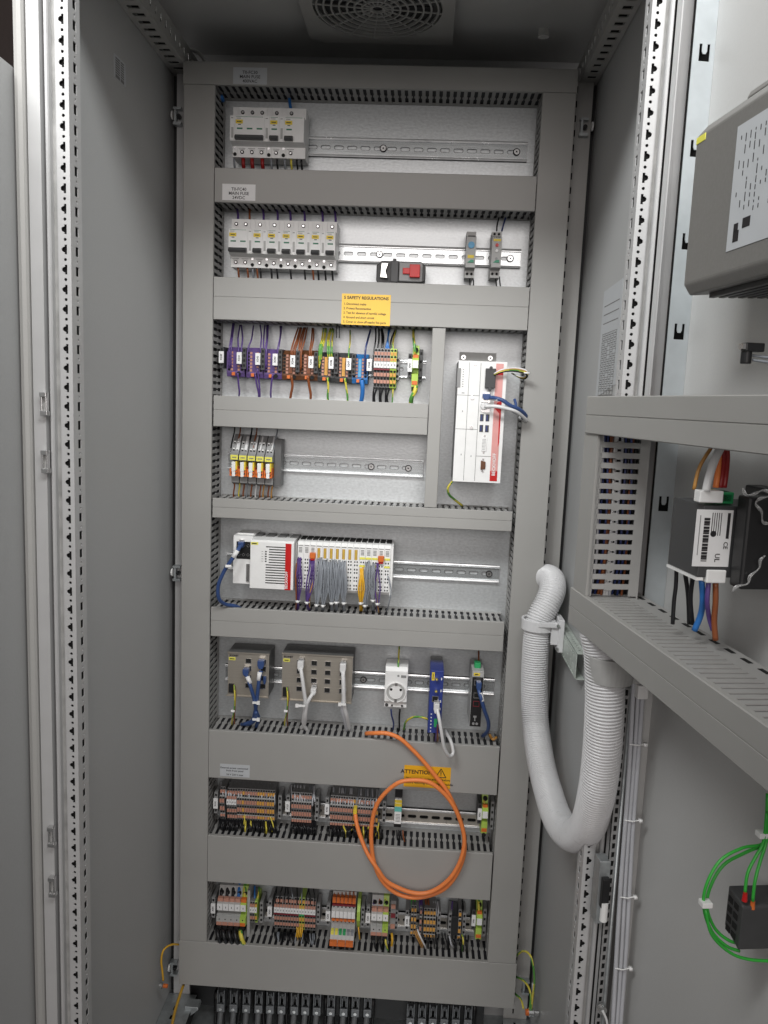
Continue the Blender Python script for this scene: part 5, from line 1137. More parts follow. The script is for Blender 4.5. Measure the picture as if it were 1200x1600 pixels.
for i in range(6):
    x = p.x + w6 * i; z = p.z
    t = thing('plug_terminal', ordn[i] + ' terminal from the left in the group with orange plugs', 'terminal', (x, YP - 8, z), 'orange plug terminals of the lowest row')
    b = MB(); b.prism([(YP - 8, z + 38), (500, z + 38), (492, z + 16), (478, z + 8), (478, z - 8), (490, z - 12), (488, z - 26), (470, z - 32), (458, z - 50), (462, z - 60), (YP - 8, z - 58)], 0, x, x + w6 - .3); b.build('housing', LGREY, t)
    b = MB(); b.box(x + .3, x + w6 - .6, 476.5, 478, z - 7, z + 7); b.build('marker_tag', PAPER, t)
    b = MB(); b.box(x + .6, x + w6 - .9, 486, 496, z + 20, z + 33); b.build('push_button', ORP, t)
    b = MB(); b.box(x + .6, x + w6 - .9, 480, 489, z - 17, z - 11); b.build('push_button', ORP, t)
    b = MB(); b.box(x + .2, x + w6 - .4, 485, 492, z + 14, z + 17.5); b.build('jumper_bridge', MAROON, t)
    b = MB(); b.box(x + 1, x + w6 - 1.4, 466, 480, z - 38, z - 30); b.build('coding_tab', [LYEL, LYEL, GRNP, GRNP, W_GRY, W_GRY][i], t)
    b = MB(); b.box(x + .1, x + w6 - (0.1 if i % 2 == 0 else 1.2), 454, 462, z - 55, z - 45); b.build('plug_lever', ORP, t)
    for zz, yy in ((z - 60, 455.5), (z - 22, 487), (z + 11, 484)):
        b = MB(); b.cyl((x + w6 / 2, yy, zz), 1, 2, 5, 0, n=8); b.build('wire_entry', HOLE, t)
    wire('wire', [(525 + i * 6, 1386, 515), (523 + i * 6, 1393, 502), (522 + i * 6.1, 1402, 496)], 2.2, W_BRN, 'reddish brown wire dropping onto the orange plug terminals', group='reddish brown wires of the lowest row')
p = at(557.5, 1432, 484)
b = MB(); b.prism([(YP - 8, p.z + 30), (500, p.z + 30), (484, p.z + 10), (484, p.z - 10), (500, p.z - 36), (YP - 8, p.z - 36)], 0, p.x, p.x + 6.5); b.build('earth_terminal', GYP, label='slim green terminal right of the orange plug group', cat='terminal')
wire('wire', [(560, 1448, 494), (561, 1458, 486), (562, 1468, 492)], 1.6, W_YEL, 'yellow wire below the slim green terminal')
bracket(566.5, 1434, 490, 'grey bracket right of the slim green terminal', plate_on=False, group='plain brackets', h=46)
bracket(575, 1434, 482, 'white name plate left of the three power terminals', txt='X204', group='name plates of the lowest row')
w3 = (at(607, 1437, 478).x - at(580, 1433, 478).x) / 3
for i in range(3):
    bigterm(580 + 9 * i, 1432.5 + .6 * i, w3, ['left grey', 'right grey', 'green'][i] + ' power terminal in the group of three', 'three power terminals of the lowest row', LGREY if i < 2 else GYP, TERM)
    mm = [W_BLK, W_BLK, W_YLG][i]
    wire('wire', [(584.5 + 9 * i, 1466, 474), (585 + 9 * i, 1474, 468), (588 + 9 * i, 1486, 478), (590 + 9 * i, 1496, 500)], 2.2, mm, ['black wire below the left of the three power terminals', 'black wire below the middle of the three power terminals', 'green and yellow wire below the three power terminals'][i], m2=(W_GST if i == 2 else None))
    wire('wire', [(585 + 9 * i, 1392, 515), (584.5 + 9 * i, 1403, 502), (584 + 9 * i, 1413, 495)], 2.6, [W_PUR, W_BRN, W_YLG][i], ['violet', 'brown', 'green and yellow'][i] + ' wire dropping onto the three power terminals', m2=(W_GST if i == 2 else None))
x, x1, z0, z1 = rect(611, 1410, 617, 1455, 484)
t = thing('spring_terminal', 'narrow terminal with salmon blocks right of the three power terminals', 'terminal', (x, YP - 8, z0))
b = MB(); b.box(x, x1, 490, YP - 8, z0, z1); b.build('housing', MGREY, t)
for f in (.82, .5, .12):
    b = MB(); b.box(x + .8, x1 - .8, 486, 490, z0 + f * (z1 - z0) - 4, z0 + f * (z1 - z0) + 4); b.build('push_button', [TERM, MAROON, TERM][int(f < .7) + int(f < .3)], t)
wire('wire', [(612, 1458, 494), (613, 1468, 484), (612, 1478, 488), (611, 1484, 500)], 2.6, W_YEL, 'thick yellow wire below the narrow salmon terminal')
bracket(619, 1439, 490, 'grey bracket right of the narrow salmon terminal', plate_on=False, group='plain brackets', h=46)
bracket(636, 1439, 482, 'white name plate left of the green wired terminals', txt='X205', group='name plates of the lowest row')
p = at(642, 1436, 480)
place(P_nomy, 2, p.x, p.z, 6, 'amber terminal fed by the two green wires', 'green wired terminals')
p = at(662, 1440, 480)
place(P_nom, 1, p.x - 9, p.z, 5.2, 'salmon terminal fed by the violet wires', None)
P_tri = fterm(6.2, AMB, TBODY, marker=False, slope=.68)
place(P_tri, 4, p.x, p.z, 6.2, 'amber terminal in the group below the cable loop', 'amber terminals below the cable loop')
for k in range(2): wire('wire', [(643 + 5 * k, 1400, 512), (644 + 5 * k, 1415, 496), (644 + 4.6 * k, 1432, 490)], 2.2, W_GRN, 'bright green wire in the lowest row right of the loop', group='bright green wires')
for k in range(2): wire('wire', [(656 + 3 * k, 1404, 512), (656 + 3 * k, 1415, 496), (657 + 3 * k, 1424, 492)], 2.2, W_PUR, 'violet wire in the lowest row below the loop', group='violet wires below the loop')
for k in range(2): wire('wire', [(665 + 4 * k, 1405, 512), (666 + 4 * k, 1418, 496), (666 + 4 * k, 1433, 490)], 2.2, W_BRN, 'brown wire in the lowest row below the loop', group='brown wires below the loop')
for k in range(3): wire('wire', [(677 + 3 * k, 1408, 512), (679 + 3 * k, 1420, 496), (678 + 3 * k, 1432, 490)], 1.5, W_LG, 'pale wire in the lowest row below the loop', group='pale wires below the loop')
for k in range(3): wire('wire', [(646 + 3 * k, 1452, 490), (650 + 3 * k, 1462, 480), (657 + 3 * k, 1476, 482), (660 + 3 * k, 1484, 496)], 2 if k == 2 else 1.5, W_WHT if k == 2 else W_TAN, ('white' if k == 2 else 'tan') + ' wire slanting down from the green wired terminals', group=None if k == 2 else 'tan wires')
strip_down(662, 700, 9, 1462, [bk], 'wire tangled below the amber terminals', 'wires below the amber terminals', drop=20)
bracket(685.5, 1443, 490, 'grey bracket right of the amber terminals', plate_on=False, group='plain brackets', h=50)
bracket(703, 1445, 486, 'grey bracket left of the black fuse terminal', plate_on=False, group='plain brackets', h=50)
x, x1, z0, z1 = rect(706, 1432, 715, 1462, 480)
b = MB(); b.box(x, x1, 480, YP - 8, z0, z1); b.build('fuse_terminal', BLACK, bevel=.8, label='black fuse terminal near the right end of the lowest row', cat='terminal')
p = at(716, 1443, 480)
place(P_tri, 1, p.x, p.z, 6.2, 'amber terminal right of the black fuse terminal', 'amber pair')
bracket(725, 1445, 490, 'grey bracket right of the black fuse terminal', plate_on=False, group='plain brackets', h=50)
wire('wire', [(706, 1425, 500), (706, 1418, 504), (707, 1408, 514)], 1.8, W_PUR, 'violet wire above the black fuse terminal')
wire('wire', [(722, 1405, 515), (724, 1420, 500), (720, 1434, 492)], 1.6, W_BLK, 'black wire above the black fuse terminal')
wire('wire', [(722, 1460, 490), (724, 1472, 480), (722, 1486, 490), (724, 1498, 500)], 1.8, W_YLG, 'green and yellow wire hanging right of the black fuse terminal', m2=W_GST)
wire('wire', [(702, 1462, 490), (705, 1475, 482), (708, 1480, 486)], 1.6, W_LG, 'pale wire hanging below the black fuse terminal')
strip_down(706, 732, 6, 1466, [bk], 'wire below the black fuse terminal', 'wires below the fuse terminal', drop=22)

TANG.build('wire_tangle', TANGM, label='dense tangle of mostly black wires bunched below the lower two terminal rows', cat='wires', kind='stuff')
# ------------------------------------------------------------------ clamps at the bottom
YB = 486
cl_px = [345, 365, 385, 404, 422, 440, 460, 477, 495, 517, 537, 555, 574, 641, 659, 676, 694, 712, 731]
proto = None
for i, cx_ in enumerate(cl_px):
    yy = 1566 + (cx_ - 345) * .038 if cx_ < 600 else 1588 + (cx_ - 641) * .03
    p = at(cx_, yy + 8, YB)
    lab = 'grey saddle clamp in the long left run of cable clamps' if cx_ < 600 else 'grey saddle clamp in the short right run of cable clamps'
    grp = 'cable clamps, left run' if cx_ < 600 else 'cable clamps, right run'
    if proto is None:
        proto = thing('cable_clamp', lab, 'clamp', (p.x, YB, p.z), grp); X, Z = p.x, p.z
        b = MB(); b.box(X - 8, X - 6, YB, YB + 30, Z - 6, Z + 40); b.box(X + 6, X + 8, YB, YB + 30, Z - 6, Z + 40); b.box(X - 6, X + 6, YB + 12, YB + 30, Z + 16, Z + 26); b.box(X - 5, X - 3, YB + 2, YB + 6, Z + 10, Z + 30, 0); b.box(X + 3, X + 5, YB + 2, YB + 6, Z + 10, Z + 30, 0); b.build('frame', CLAMP, proto)
        b = MB(); b.box(X - 8.5, X + 8.5, YB - 3, YB, Z - 9, Z + 9); b.build('saddle_plate', CLAMP, proto, bevel=1)
        b = MB(); b.cyl((X, YB - 6, Z), 1, 3.4, 3, 0, n=14); b.build('screw', STEEL, proto, smooth=False)
    else: dup(proto, (p.x, YB, p.z), lab, grp)
    b = MB(); b.tube([(p.x, YB + 8, p.z + 4), (p.x - 1, YB + 4, p.z - 14), (p.x - 3, YB + 2, p.z - 50), (p.x - 4, YB + 4, 30)], 6.2, sides=10)
    b.build('cable', W_DKG, label='thick grey cable hanging from the bottom cable clamps', cat='cable', group='cables below the clamps')
for k in range(34):  # dark boxes added to darken the space behind the clamps
    px_ = 338 + k * 12.2
    if 586 < px_ < 632: continue
    p = at(px_, 1572 + (px_ - 345) * .045, YB + 24); b = MB(); b.box(p.x - 4.5, p.x + 4.5, YB + 20, YB + 30, p.z - 10, p.z + 34); b.tube([(p.x, YB + 24, p.z - 8), (p.x + random.uniform(-4, 4), YB + 20, p.z - 40), (p.x, YB + 24, 30)], 3.4)
    b.build('dark_filler', [BLACK, W_BLK], label='dark filler box with lead added to darken the space behind the bottom cable clamps', cat='connector', group='dark filler boxes behind the clamps')
b = MB(); z_ = at(500, 1590, YB + 20).z; b.box(20, 660, YB + 32, YB + 36, 60, 135); b.build('clamp_rail', BLACK, label='dark rail behind the cable clamps at the foot of the cabinet', cat='rail')
b = MB(); p = at(290, 1572, 470); b.prism([(p.x, p.z + 6), (p.x + 28, p.z + 5), (p.x + 30, p.z), (p.x + 8, p.z - 20), (p.x, p.z - 24)], 1, 462, 486); b.build('angle_bracket', ZDULL, label='zinc angle bracket at the lower left corner of the cabinet', cat='bracket', bevel=1)
# wires in the lower corners
wire('wire', [(282, 1476, 470), (268, 1476, 440), (256, 1484, 420), (252, 1500, 415), (254, 1520, 415), (255, 1532, 418)], 2.1, W_YEL, 'yellow earth wire curving onto the left side panel near the floor')
p = at(253, 1540, 418); b = MB(); b.cyl((p.x - 5, p.y, p.z), 0, 6, 6, 0, n=12); b.cyl((p.x + 3, p.y, p.z), 0, 4, 9, 1, n=10); b.build('earth_stud', [STEEL, ORP], label='earth stud with red washer on the left side panel near the floor', cat='stud')
wire('wire', [(287, 1538, 470), (281, 1555, 430), (274, 1578, 380), (269, 1600, 330), (262, 1630, 260)], 3, W_YEL, 'yellow wire lying along the left base rail')
for i, pts in enumerate(([(806, 1494, 480), (818, 1486, 440), (830, 1496, 415), (835, 1530, 405), (832, 1560, 405), (830, 1578, 408)], [(806, 1526, 480), (820, 1534, 440), (829, 1552, 415), (828, 1578, 408)], [(804, 1552, 480), (814, 1562, 450), (818, 1576, 430)])):
    wire('wire', pts, 2.2, W_YLG, ['long outer', 'middle', 'short inner'][i] + ' green and yellow wire curving to the right earth stud', m2=W_GST)
p = at(829, 1582, 408); b = MB(); b.cyl((p.x - 10, p.y, p.z), 0, 6, 6, 1, n=12); b.cyl((p.x - 4, p.y, p.z), 0, 8, 10, 0, n=12); b.cyl((p.x + 8, p.y, p.z), 0, 5, 8, 0, n=10); b.build('earth_stud', [STEEL, ORP], label='shiny earth stud with copper washer at the lower right corner', cat='stud')

# ------------------------------------------------------------------ hose, clamps, punched rail on the side wall
def hose(pts, R, label, taper=None):
    P = [Vector(p) for p in pts]; Q = [P[0] * 2 - P[1]] + P + [P[-1] * 2 - P[-2]]; dense = []
    for i in range(1, len(Q) - 2):
        for k in range(40):
            t_ = k / 40; a, b_, c, d = Q[i - 1], Q[i], Q[i + 1], Q[i + 2]
            dense.append(.5 * ((2 * b_) + (c - a) * t_ + (2 * a - 5 * b_ + 4 * c - d) * t_ * t_ + (3 * b_ - a - 3 * c + d) * t_ ** 3))
    dense.append(P[-1]); L = [0]
    for a, c in zip(dense, dense[1:]): L.append(L[-1] + (c - a).length)
    pitch = 4.3; n = int(L[-1] / pitch * 5); out = []; j = 0
    for i in range(n + 1):
        s = L[-1] * i / n
        while j < len(L) - 2 and L[j + 1] < s: j += 1
        f = (s - L[j]) / max(1e-6, L[j + 1] - L[j]); out.append(dense[j].lerp(dense[j + 1], f))
    rad = [R + (-3.0, .1, .9, .9, .1)[i % 5] for i in range(n + 1)]
    b = MB(); k_ = [0]
    def rf(f): return rad[min(n, int(round(f * n)))]
    b.tube(out, R, 0, sides=28, smooth=False, rf=rf)
    return b.build('corrugated_hose', HOSE, label=label, cat='hose')
hp = [(828, 905, 520), (848, 901, 482), (861, 905, 446), (863, 922, 416), (855, 943, 402), (843, 968, 395), (838, 1000, 390), (835, 1060, 385), (836, 1120, 375), (843, 1180, 330), (856, 1235, 270), (873, 1283, 180), (895, 1305, 90), (918, 1290, 15), (932, 1240, -30), (940, 1180, -50), (944, 1120, -60), (945, 1070, -62), (943, 1020, -62), (936, 985, -62)]
hose([at(*p) for p in hp], 23.8, 'white corrugated hose hanging in a long loop beside the right duct')
p = at(841, 975, 393)
t = thing('hose_clamp', 'white square hose clamp ring at the upper left of the hanging hose', 'hose clamp', tuple(p))
b = MB(); b.ring((p.x, p.y, p.z - 9), 2, 26.5, 31, 20, n=32); b.box(p.x + 20, p.x + 36, p.y - 28, p.y - 20, p.z - 30, p.z + 12); b.box(p.x - 4, p.x + 30, p.y - 33, p.y - 27, p.z + 3, p.z + 12); b.build('ring', HOSE, t, bevel=1)
b = MB(); b.box(p.x + 32, p.x + 42, p.y - 34, p.y + 10, p.z - 42, p.z + 18); b.build('mounting_block', HOSE, t, bevel=1.5)
b = MB(); b.cyl((p.x + 30, p.y - 37, p.z + 8), 1, 3, 4, 0, n=10); b.cyl((p.x + 30, p.y - 37, p.z - 34), 1, 3, 4, 0, n=10); b.build('screw', STEEL, t, smooth=False)
p = at(953, 1046, -62)
t = thing('hose_sleeve', 'smooth grey hose clamp under the door duct', 'hose clamp', tuple(p))
b = MB(); b.cyl((p.x, p.y, p.z - 14), 2, 28.5, 34, 0, n=32, r2=33); b.build('collar', LGREY, t, bevel=1.2)
b = MB(); b.box(p.x + 24, p.x + 58, p.y - 10, p.y + 16, p.z - 14, p.z + 20); b.build('mounting_block', LGREY, t, bevel=1.5)
# punched rail on right wall
hs = [rrect(262 + 12.5 * i, 269 + 12.5 * i, 979, 983) for i in range(25)]
hs2 = [rrect(262 + 12.5 * i, 269 + 12.5 * i, 946, 950) for i in range(25)] + [circ(270 + 25 * i, 964, 2.2) for i in range(12)]
b = MB(); vs, fs = holed(rrect(246, 575, 944, 985), hs2 + [[(q[0], q[1] - 1) for q in h] for h in hs], 1.5); b.add_mesh([(741 + v[2], v[0], v[1]) for v in vs], fs, 0)
vs, fs = holed(rrect(742, 756, 246, 575), [rrect(747, 751, 262 + 12.5 * i, 269 + 12.5 * i) for i in range(25)], 1.5); b.add_mesh([(v[0], v[1], 986.6 + v[2]) for v in vs], fs, 0)
b.box(742.5, 756, 246, 575, 942, 943.6)
b.build('punched_rail', ZGREEN, label='greenish zinc punched rail running back along the right side panel', cat='rail')

# ------------------------------------------------------------------ the open door
door = thing('cabinet_door', 'light grey cabinet door standing open at the right, with perforated tube frame inside', 'door', tuple(D(0, 0, 0)))
b = MB(Dx); b.box(12, 800, 2.5, 5.5, 20, 1990); b.box(11, 12.4, 5.6, 26, 20, 1990); b.box(10.9, 12.3, -4, 2.4, 20, 1990); b.build('door_skin', DOORP, door)
b = MB(Dx); b.box(-2, -.5, 26, 44, 20, 1990); b.box(-2, 12, 44.2, 45.6, 20, 1990, 0); b.build('door_edge', FRAME, door)
# perforated strip, the mid grey puts its shade into the colour
n0, z_ = atU(1060, 200, 8); n1, z_ = atU(1071, 200, 8)
vs, fs = celled(12, 24, 1115, 1990, 25, lambda k: [rrect(-3.5, 1, -7, 7) if k % 2 else circ(-1, 0, 2)], 1.2); b = MB(Dx); b.add_mesh([(8 + v[2], v[0], v[1]) for v in vs], fs, 0); b.box(12, 13, 11, 24, 1118, 1985, 1); b.build('tube_frame', [MGREY, HOLE], door)
# strip with keyhole punchings
nA = atU(1071.5, 200, 20)[0]; nB = atU(1095, 200, 20)[0]
zk = [atU(1093, 82, 20)[1], atU(1079, 231, 20)[1], atU(1065, 377, 20)[1]]
pk = (zk[0] - zk[2]) / 2; zt_ = zk[0] + pk * 1.5; W_ = (nA - nB) + .4; w = 13; h = 9.5; cn = -1
def keyhole(k):
    return [[(cn - w / 2, -h), (cn + w / 2, -h), (cn + w / 2, h), (cn + w * .24, h), (cn + w * .24, h * .2), (cn + w * .14, -h * .15), (cn - w * .14, -h * .15), (cn - w * .24, h * .2), (cn - w * .24, h), (cn - w / 2, h)]]
vs, fs = celled(5.7, nA, 1115, zt_, pk, keyhole, 1.2); b = MB(Dx); b.add_mesh([(20 + v[2], v[0], v[1]) for v in vs], fs, 0); b.box(19.4, 20.6, 5.7, nA, zt_, 1990, 0); b.box(12, 13, 7, nA - 1, 1118, 1985, 1)
b.build('tube_frame', [mat('pale_zinc_paint', (.52, .56, .58), .35, .3, var=.04), HOLE], door)
# handle-like lock rod at lower door edge
n_, z_ = atU(943, 1395, 30)
b = MB(Dx); b.box(10, 30, n_ - 7, n_ + 8, z_ - 45, z_ + 45); b.build('hinge_bracket', ZDULL, door, bevel=1)
b = MB(Dx); b.box(30, 38, n_ - 5, n_ + 5, z_ - 18, z_ + 24, 0); b.build('hinge_block', BLACK, door, bevel=1)
b = MB(Dx); b.cyl((36, n_, z_ - 36), 2, 5, 26, 0, n=12); b.build('hinge_pin', OFFW, door)
# door ducts
CB, CF = 55, 120
def dfingers(b, axis, a0, a1, w, m=0, pitch=12.5, fw=6.6, waist=1.6):
    """slotted wall of a door duct; axis 'z': wall in plane u = w along z; axis 'u': wall in plane z = w along u"""
    L = CF - CB; n = int((a1 - a0) / pitch); st = (a1 - a0 - n * pitch) / 2 + a0 + pitch / 2; th = 1.4
    def P(s, t, k): return (w + k, t, s) if axis == 'z' else (s, t, w + k)
    def add(poly):
        k = len(poly); b._add([P(*p, -th / 2) for p in poly] + [P(*p, th / 2) for p in poly], [tuple(range(k)), tuple(range(k, 2 * k))[::-1]] + [(i, (i + 1) % k, k + (i + 1) % k, k + i) for i in range(k)], m)
    yb = CB; bh = L * .16
    add([(a0, yb), (a1, yb), (a1, yb + bh), (a0, yb + bh)]); h = fw / 2; mm = yb + L * .55
    for i in range(n):
        s = st + i * pitch
        add([(s - h, yb + bh + .05), (s + h, yb + bh + .05), (s + h, mm - 5), (s + h + waist, mm - 3), (s + h + waist, mm + 3), (s + h, mm + 5), (s + h, CF - 6), (s - h, CF - 6), (s - h, mm + 5), (s - h - waist, mm + 3), (s - h - waist, mm - 3), (s - h, mm - 5)])
    add([(a0, CF - 5.95), (a1, CF - 5.95), (a1, CF - 3), (a0, CF - 3)])
GDD = 'grey slotted ducts on the open door'
t = updoor = thing('wiring_duct', 'upright slotted duct on the open door with coloured wires behind its slots', 'duct', tuple(D(25, CB, 1112)), GDD)
b = MB(Dx); dfingers(b, 'z', 1158, 1357, 44.3); dfingers(b, 'z', 1158, 1357, .7); b.box(0, 45, CB - 2, CB, 1110, 1400); b.build('slotted_body', DUCTW, t)
b = MB(Dx); b.box(0, 45, CF - 2, CF, 1158, 1399); b.box(43.4, 45, CF - 7, CF - 2.1, 1158, 1358); b.box(0, 1.5, CF - 9, CF - 2.1, 1110, 1399); b.build('cover', DUCT, t)
t = thing('wiring_duct', 'upper horizontal duct on the open door reaching towards the viewer', 'duct', tuple(D(300, CB, 1358)), GDD)
b = MB(Dx); b.box(7, 800, CB - 2, CB, 1360, 1400); dfingers(b, 'u', 46, 796, 1359.5); dfingers(b, 'u', 7, 796, 1400.5); b.build('slotted_body', DUCTW, t)
def dcover(z0, z1, u0, u1, y):
    zm = (z0 + z1) / 2
    prof = [(y - 7, z0), (y - 1, z0), (y, z0 + 1), (y, zm - .8), (y - .9, zm - .35), (y - .9, zm + .35), (y, zm + .8), (y, z1 - 1), (y - 1, z1), (y - 7, z1), (y - 7, z1 - .8), (y - 2.2, z1 - .8), (y - 2.2, z0 + .8), (y - 7, z0 + .8)]
    q = MB(Dx); q.prism(prof, 0, u0, u1); return q
dcover(1357, 1402.5, 8, 798, CF + 3).build('cover', DUCT, t)
t = thing('wiring_duct', 'lower horizontal duct on the open door with dark slots along its top', 'duct', tuple(D(300, CB, 1110)), GDD)
b = MB(Dx); b.box(-4, 800, CB - 14, CB, 1111, 1113.5); b.box(-4, 800, CB - 2, CB, 1113.6, 1154); dfingers(b, 'u', 0, 796, 1155, fw=8.4, waist=.1); dfingers(b, 'u', 0, 796, 1111)
b.box(-4, 800, 36, CB - 2.2, 1152.5, 1154)
for i in range(25): b.box(30 + i * 30, 45 + i * 30, 42, 47, 1154.1, 1154.4, 1)
b.build('slotted_body', [DUCTW, HOLE], t)
b = MB(Dx); b.box(2, 795, CB + 3, CF - 9, 1118, 1146); b.build('dark_filling', CFILL, t)
dcover(1110, 1157.5, -4, 798, CF + 2).build('cover', DUCT, t)
# wires inside the upright door duct
seq = [(W_BLK, 'black'), (W_BLK, 'black'), (W_BRN, 'brown'), (W_NAVY, 'dark blue'), (W_BLK, 'black'), (W_NAVY, 'dark blue'), (W_LG, 'grey'), (W_WHT, 'white'), (W_WHT, 'white'), (W_BRN, 'brown'), (W_BRN, 'brown'), (W_NAVY, 'dark blue'), (W_NAVY, 'dark blue'), (W_LG, 'grey'), (W_WHT, 'white'), (W_BLK, 'black')]
for k, (m_, nm) in enumerate(seq):
    n_ = CB + 5 + k * 3.7; uo = random.uniform(26, 38)
    b = MB(); b.tube([D(22 + random.uniform(-6, 6), n_, 1135), D(uo, n_ + random.uniform(-2, 2), 1200), D(uo + random.uniform(-4, 3), n_ + random.uniform(-2, 2), 1270), D(uo + random.uniform(-6, 2), n_ + random.uniform(-2, 2), 1330), D(25, n_, 1375)], random.uniform(1.3, 2.1))
    b.build('wire', m_, label=nm + ' wire seen through the slots of the upright door duct', cat='wire', group='wires inside the door duct, ' + nm)
b = MB(Dx); b.box(3, 22, CB + 3, CF - 10, 1120, 1390); b.build('dark_filling', CFILL, updoor)
# upright support profile behind the duct
# display housing
hz0, hz1 = atD(1068, 455, 95)[1], atD(1087, 217, 95)[1]; hu0 = (atD(1068, 455, 95)[0] + atD(1087, 217, 95)[0]) / 2
t = thing('display_housing', 'big grey housing high on the open door with yellow tag and printed label', 'housing', tuple(D(hu0, 0, hz0)))
b = MB(Dx); b.prism([(5, hz0 + 4), (88, hz0 - 4), (95, hz0 + 6), (95, hz1), (84, hz1 + 13), (5, hz1 + 13)], 0, hu0, 800)
b.build('housing', HMI, t, bevel=2)
b = MB(Dx); b.prism([(5, hz1 + 13), (84, hz1 + 13.2), (80, hz1 + 21), (5, hz1 + 21)], 0, hu0 + 66, 800); b.build('rear_shell', HMI, t, bevel=2)
b = MB(Dx)
for k in range(7): b.box(hu0 + 20, 780, 12 + k * 10, 17 + k * 10, hz0 - 5.5 + k * -.4, hz0 + 3)
b.build('vent_louvre', CHAR, t)
b = MB(Dx); b.box(hu0 + 1.5, hu0 + 19, 94.6, 95.6, hz1 - 7, hz1 - .5); b.build('name_tag', LYEL, t, bevel=.3)
ul, zl1 = atD(1152, 203, 95); ul2, zl0 = atD(1135, 394, 95)
b = MB(Dx); b.box(ul2, ul2 + 230, 95.1, 95.6, zl0, zl1 + 2); lab = b.build('rating_plate', GPAPER, t)
b = MB(Dx); rnd = random.Random(3); H = zl1 - zl0
for c_ in range(11):
    u = ul2 + 8 + c_ * 7.5; z = zl1 - 8
    while z > zl0 + H * .3:
        L_ = rnd.uniform(2, 8)
        if rnd.random() < .62: b.box(u, u + 1.1, 95.65, 95.8, z - L_, z)
        z -= L_ + rnd.uniform(1, 3)
for (u, f, w, h) in ((10, .14, 7, .07), (10, .06, 9, .09), (24, .15, 12, .08)): b.box(ul2 + u, ul2 + u + w, 95.65, 95.9, zl0 + H * f, zl0 + H * (f + h))
b.build('printing', INK, lab)
# small black power module
mu0, mu1 = 200, 262; mf = 94
z1m = atU(1054.5, 777, mu0)[1]; z0m = atU(1044, 881, mu0)[1]
t = thing('power_module', 'black module with white rating label on the open door between the two ducts', 'module', tuple(D(mu0, 0, z0m)))
b = MB(Dx); b.box(mu0, mu1, 22, mf, z0m, z1m); b.build('housing', CHAR, t, bevel=1)
b = MB(Dx); b.box(mu0 + 5, mu1 + 25, 0.5, 21.8, z0m - 6, z1m + 16); b.build('rear_block', BLACK, t, bevel=2)
b = MB(Dx); b.box(mu0, mu1 + .5, mf - 6, mf + 1, z0m - 3, z0m - .2); b.build('terminal_edge', OFFW, t)
nl0, zl1 = atU(1090, 796, mu1 + 1); nl1, zl0 = atU(1138, 886, mu1 + 1)
b = MB(Dx); b.box(mu1, mu1 + .5, min(nl0, nl1), max(nl0, nl1), zl0, zl1); lab = b.build('rating_label', PAPER, t)
b = MB(Dx); nn = max(nl0, nl1); wl = abs(nl0 - nl1); hl = zl1 - zl0
for k in range(26):
    h = .8 + (k * 37 % 5) * .35; z = zl0 + 5 + k * (hl - 12) / 26; b.box(mu1 + .6, mu1 + .7, nn - wl * .38, nn - wl * .22, z, z + h)
for k in range(5): b.box(mu1 + .6, mu1 + .7, nn - wl * (.45 + .06 * k), nn - wl * (.43 + .06 * k), zl0 + hl * .55, zl0 + hl * .95)
b.box(mu1 + .6, mu1 + .7, nn - wl * .93, nn - wl * .85, zl0 + hl * .5, zl0 + hl * .95)
b.box(mu1 + .6, mu1 + .7, nn - wl * .12, nn - wl * .1, zl0 + hl * .2, zl0 + hl * .9, 1)
b.cyl((mu1 + .55, nn - wl * .5, zl0 + hl * .58), 0, 3, .15, 0, n=12)
b.build('printing', [INK, GINK], lab)
def utext(s, u, n, z, size, m, parent, rot=-90):
    vs, fs = text_mesh(s, size, bold=.1); q = MB(Dx); c, sn = math.cos(math.radians(rot)), math.sin(math.radians(rot))
    q.add_mesh([(u, n - (v[0] * c - v[1] * sn), z + (v[0] * sn + v[1] * c)) for v in vs], fs, 0); q.build('lettering', m, parent)
utext('CE', mu1 + .75, nn - wl * .86, zl0 + hl * .38, 6, INK, lab); utext('UL', mu1 + .75, nn - wl * .66, zl0 + hl * .16, 7, INK, lab)
def upl(x, y, u): n_, z = atU(x, y, u); return (u, n_, z)
b = MB(Dx); a = upl(1093, 766, mu1); c = upl(1128, 786, mu1); b.box(mu1 - 10, mu1 + 2, c[1], a[1], c[2], a[2]); b.build('upper_connector', OFFW, t, bevel=1)
a = upl(1104, 890, mu1); c = upl(1132, 911, mu1); b = MB(Dx); b.box(mu1 - 12, mu1 + 2, c[1], a[1], c[2], a[2]); b.build('lower_connector', OFFW, t, bevel=1)
b = MB(Dx); b.box(mu1 - 30, mu1 - 12, 58, 78, z1m + .5, z1m + 12, 0); b.box(mu1 - 28, mu1 - 14, 70, 79, z1m + 8, z1m + 13, 1); b.build('side_connector', [GRNP, LYEL], t, bevel=1)
def dwire(pts, r, m, label, group=None):
    q = MB(Dx); q.tube([upl(*p) for p in pts], r, sides=8); return q.build('wire', m, label=label, cat='wire', group=group)
zt = 1150
dwire([(1057, 888, 205), (1056, 915, 205), (1053, 940, 205), (1051, 975, 205)], 2.2, W_BLK, 'leftmost black wire below the black door module')
dwire([(1070, 893, 222), (1075, 930, 222), (1077, 975, 222)], 2.3, W_BLK, 'middle black wire below the black door module')
dwire([(1083, 898, 238), (1079, 935, 232), (1082, 975, 225)], 2.3, W_BLK, 'right black wire below the black door module')
dwire([(1096, 905, 252), (1098, 935, 250), (1095, 960, 240), (1085, 985, 235)], 3, W_BLU, 'blue wire below the black door module')
dwire([(1107, 910, 258), (1105, 940, 258), (1108, 965, 250), (1114, 985, 250)], 2.4, W_PUR, 'violet wire below the white connector of the door module')
